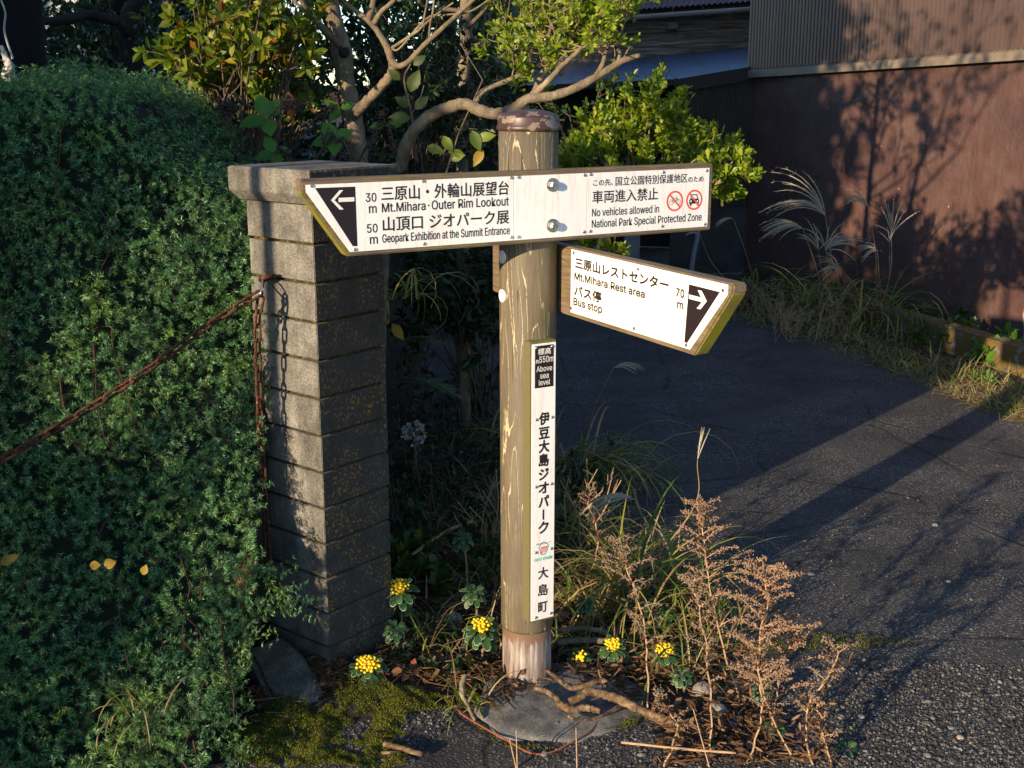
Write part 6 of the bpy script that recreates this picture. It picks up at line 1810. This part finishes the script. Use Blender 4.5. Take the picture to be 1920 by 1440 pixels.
# --- litter
def litter(name, lab, polys, n_leaf, n_straw, z=.004):
    mb = MB(); P = []
    for pl, w in polys:
        for x, y in poly_sample(pl, int(n_straw * w)):
            g = G(x, y) + Vector((0, 0, z + random.random() * .012)); an = random.uniform(0, 6.283); L = random.uniform(.02, .10)
            d = Vector((math.cos(an), math.sin(an), random.gauss(0, .12))) * L
            mb.tube([g - d / 2, g + d * .1 + Vector((0, 0, random.gauss(0, .004))), g + d / 2], random.uniform(.0008, .0020), 3, False)
        P += poly_sample(pl, int(n_leaf * w))
    PP = [tuple(G(x, y) + Vector((0, 0, z + random.random() * .014))) for x, y in P]
    D = uvec(len(PP)); D[:, 2] *= .35
    LL = rng.uniform(.015, .045, len(PP)); mb.leaves(PP, D, uvec(len(PP), 1.2), LL, LL * .5, 'oval')
    tag(mb.build(name, L_BROWN), lab, 'litter', kind='stuff')
litter('plant_litter', 'brown leaves and dry straws littering the soil around pillar and post', [([(440, 1330), (560, 1230), (640, 1250), (650, 1290), (520, 1310)], .5), ([(735, 980), (935, 960), (940, 1270), (840, 1290), (700, 1270)], 1.0), ([(1045, 1060), (1230, 1080), (1380, 1250), (1220, 1290), (1045, 1250)], 1.0), ([(735, 740), (935, 740), (935, 960), (740, 980)], .7), ([(1180, 1240), (1420, 1260), (1500, 1430), (1250, 1440)], .4)], 420, 1100)
litter('footing_litter', 'bits of dead leaf and straw lying on the concrete footing', [([(910, 1290), (960, 1262), (1060, 1250), (1160, 1265), (1205, 1300), (1190, 1345), (1130, 1300), (1050, 1285), (960, 1320), (920, 1345)], 1.0)], 60, 170, .021)
mb = MB(); scatter_blades(mb, poly_sample([(1045, 1050), (1230, 1060), (1400, 1240), (1220, 1280), (1045, 1240)], 240), .12, .004, .6, 2); tag(mb.build('dead_grass', L_STRAW), 'dead grass lying under the dried wormwood', 'dry grass', kind='stuff')

mb = MB(); scatter_blades(mb, poly_sample([(740, 900), (935, 880), (940, 1250), (850, 1290), (730, 1200)], 230), .20, .0042, .15, 1); scatter_blades(mb, poly_sample([(1045, 960), (1180, 980), (1400, 1200), (1360, 1300), (1045, 1230)], 330), .20, .0042, .15, 1); tag(mb.build('tangled_straw', L_STRAW), 'tangled standing straw among the plants around the post foot', 'dry grass', kind='stuff')
mb = MB(); scatter_blades(mb, poly_sample([(740, 860), (935, 860), (940, 1240), (850, 1280), (730, 1200)], 200), .22, .006, .1, 1); scatter_blades(mb, poly_sample([(1045, 940), (1200, 960), (1400, 1180), (1360, 1290), (1045, 1220)], 320), .22, .006, .1, 1); tag(mb.build('wild_grass', L_GRASS), 'loose green grass filling the gaps around the post foot', 'grass', kind='stuff')

# --- moss
M_MOSS = leafmat('moss', [(0, (.045, .055, .004)), (.5, (.095, .105, .006)), (1, (.17, .17, .012))], .9, .2, 14)
def moss(name, lab, polys):
    mb = MB(); P = []; N = []
    for pl, k, thick in polys:
        for x, y in poly_sample(pl, k):
            g = gr(x, y, 0.0)
            m_ = mnoise.noise((g.x * 9, g.y * 9, 3)) + .5 * mnoise.noise((g.x * 30, g.y * 30, 3))
            if m_ < -.28: continue
            P.append((g.x, g.y, max(hz(g.x, g.y), 0) + thick * min(1, max(0, (m_ + .28) * 1.3)) * random.uniform(.7, 1)))
    P = np.array(P); D = uvec(len(P), .9); D[:, 2] = np.abs(D[:, 2])
    L = rng.uniform(.003, .0062, len(P)); mb.leaves(P - np.array((0, 0, .002)), D, uvec(len(P)), L, L * .45, 'needle')
    tag(mb.build(name, M_MOSS), lab, 'moss', kind='stuff')
moss('moss', 'olive green moss creeping over the asphalt at the bottom left', [([(450, 1440), (430, 1380), (520, 1320), (600, 1290), (720, 1300), (840, 1310), (850, 1330), (760, 1345), (770, 1385), (760, 1440)], 52000, .018), ([(850, 1295), (900, 1300), (905, 1330), (860, 1330)], 2000, .01)])
moss('moss_patch', 'yellow green moss along the ridge in the asphalt and beside the footing', [([(1360, 1205), (1480, 1188), (1620, 1192), (1720, 1205), (1620, 1218), (1500, 1222), (1370, 1232)], 4200, .012), ([(1190, 1260), (1340, 1230), (1390, 1260), (1300, 1330), (1220, 1310)], 3600, .014), ([(1085, 1365), (1140, 1345), (1210, 1340), (1190, 1365), (1110, 1378)], 1500, .014), ([(895, 1335), (925, 1368), (965, 1392), (1030, 1402), (1030, 1412), (950, 1405), (900, 1375), (880, 1340)], 900, .012), ([(1000, 880), (1230, 880), (1330, 1000), (1240, 1000)], 1500, .006)])

# --- loose stones
def stones(name, lab, polys, r, mat, kind='stuff'):
    mb = MB()
    for pl, k in polys:
        pts = poly_sample(pl, k); S = np.array([tuple(gr(x, y, 0)) for x, y in pts])
        sz = r * rng.lognormal(0, .45, (len(S), 1, 1)) * rng.uniform(.6, 1.3, (len(S), 1, 3)); sz[:, :, 2] *= .6
        V = S[:, None, :] + BV[None] * sz * rng.uniform(.8, 1.15, (len(S), len(BV), 1)) + np.array((0, 0, .001)); kk = len(BV)
        mb.addnp(V.reshape(-1, 3), (np.arange(len(S))[:, None, None] * kk + BF[None]).reshape(-1, 3))
    tag(mb.build(name, mat), lab, 'gravel', kind=kind)
n = NT('gravel'); M_GRAV = n.done(n.ramp(n.island(), [(0, (.018, .017, .017)), (.5, (.045, .042, .04)), (.78, (.12, .11, .10)), (1, (.20, .19, .175))]), .85)
stones('loose_gravel', 'loose crumbling gravel on the worn asphalt at the bottom right', [([(1560, 1230), (1930, 1250), (1930, 1440), (1480, 1440), (1440, 1330)], 6500), ([(1400, 1000), (1930, 850), (1930, 1240), (1400, 1230)], 500), ([(620, 1345), (800, 1290), (860, 1350), (760, 1440), (600, 1440)], 1600), ([(1000, 1395), (1400, 1330), (1450, 1440), (980, 1440)], 900), ([(900, 1300), (1000, 1270), (1200, 1300), (1180, 1370), (1000, 1395)], 500)], .0027, M_GRAV)
def stone(lab, px, py, r, c=(.30, .28, .25)):
    bm = bmesh.new(); bmesh.ops.create_icosphere(bm, subdivisions=2, radius=r); s_ = random.random() * 50
    for v in bm.verts: v.co *= 1 + .3 * mnoise.noise(v.co / r * 1.3 + Vector((s_, 0, 0))); v.co.z *= .65
    mb = MB(); mb.bm(bm, Matrix.Translation(G(px, py) + Vector((0, 0, r * .35)))); tag(mb.build('stone', plain('stone', c, .85, var=.3, scale=90)), lab, 'stone')
stone('small pale stone alone on the sunlit road', 1753, 986, .011); stone('pebble on the sunlit road lower left of the pale stone', 1778, 1092, .008); stone('dark stone at the end of the moss in front of the footing', 1120, 1366, .010, (.10, .10, .09))
stone('rough grey stone under the dried wormwood', 1318, 1300, .030, (.2, .18, .16)); stone('smaller rough stone behind the rough grey one', 1345, 1335, .024, (.2, .18, .16)); stone('small stone beside the red runner', 1020, 1416, .009, (.15, .16, .15)); stone('grey flat stone half hidden between pillar and post', 845, 1170, .035, (.2, .2, .2)); stone('larger pebble in the loose gravel at the bottom right', 1800, 1385, .009, (.32, .25, .19)); stone('round grey pebble on the gravel near the lone green shoot', 1615, 1345, .008, (.30, .30, .28))
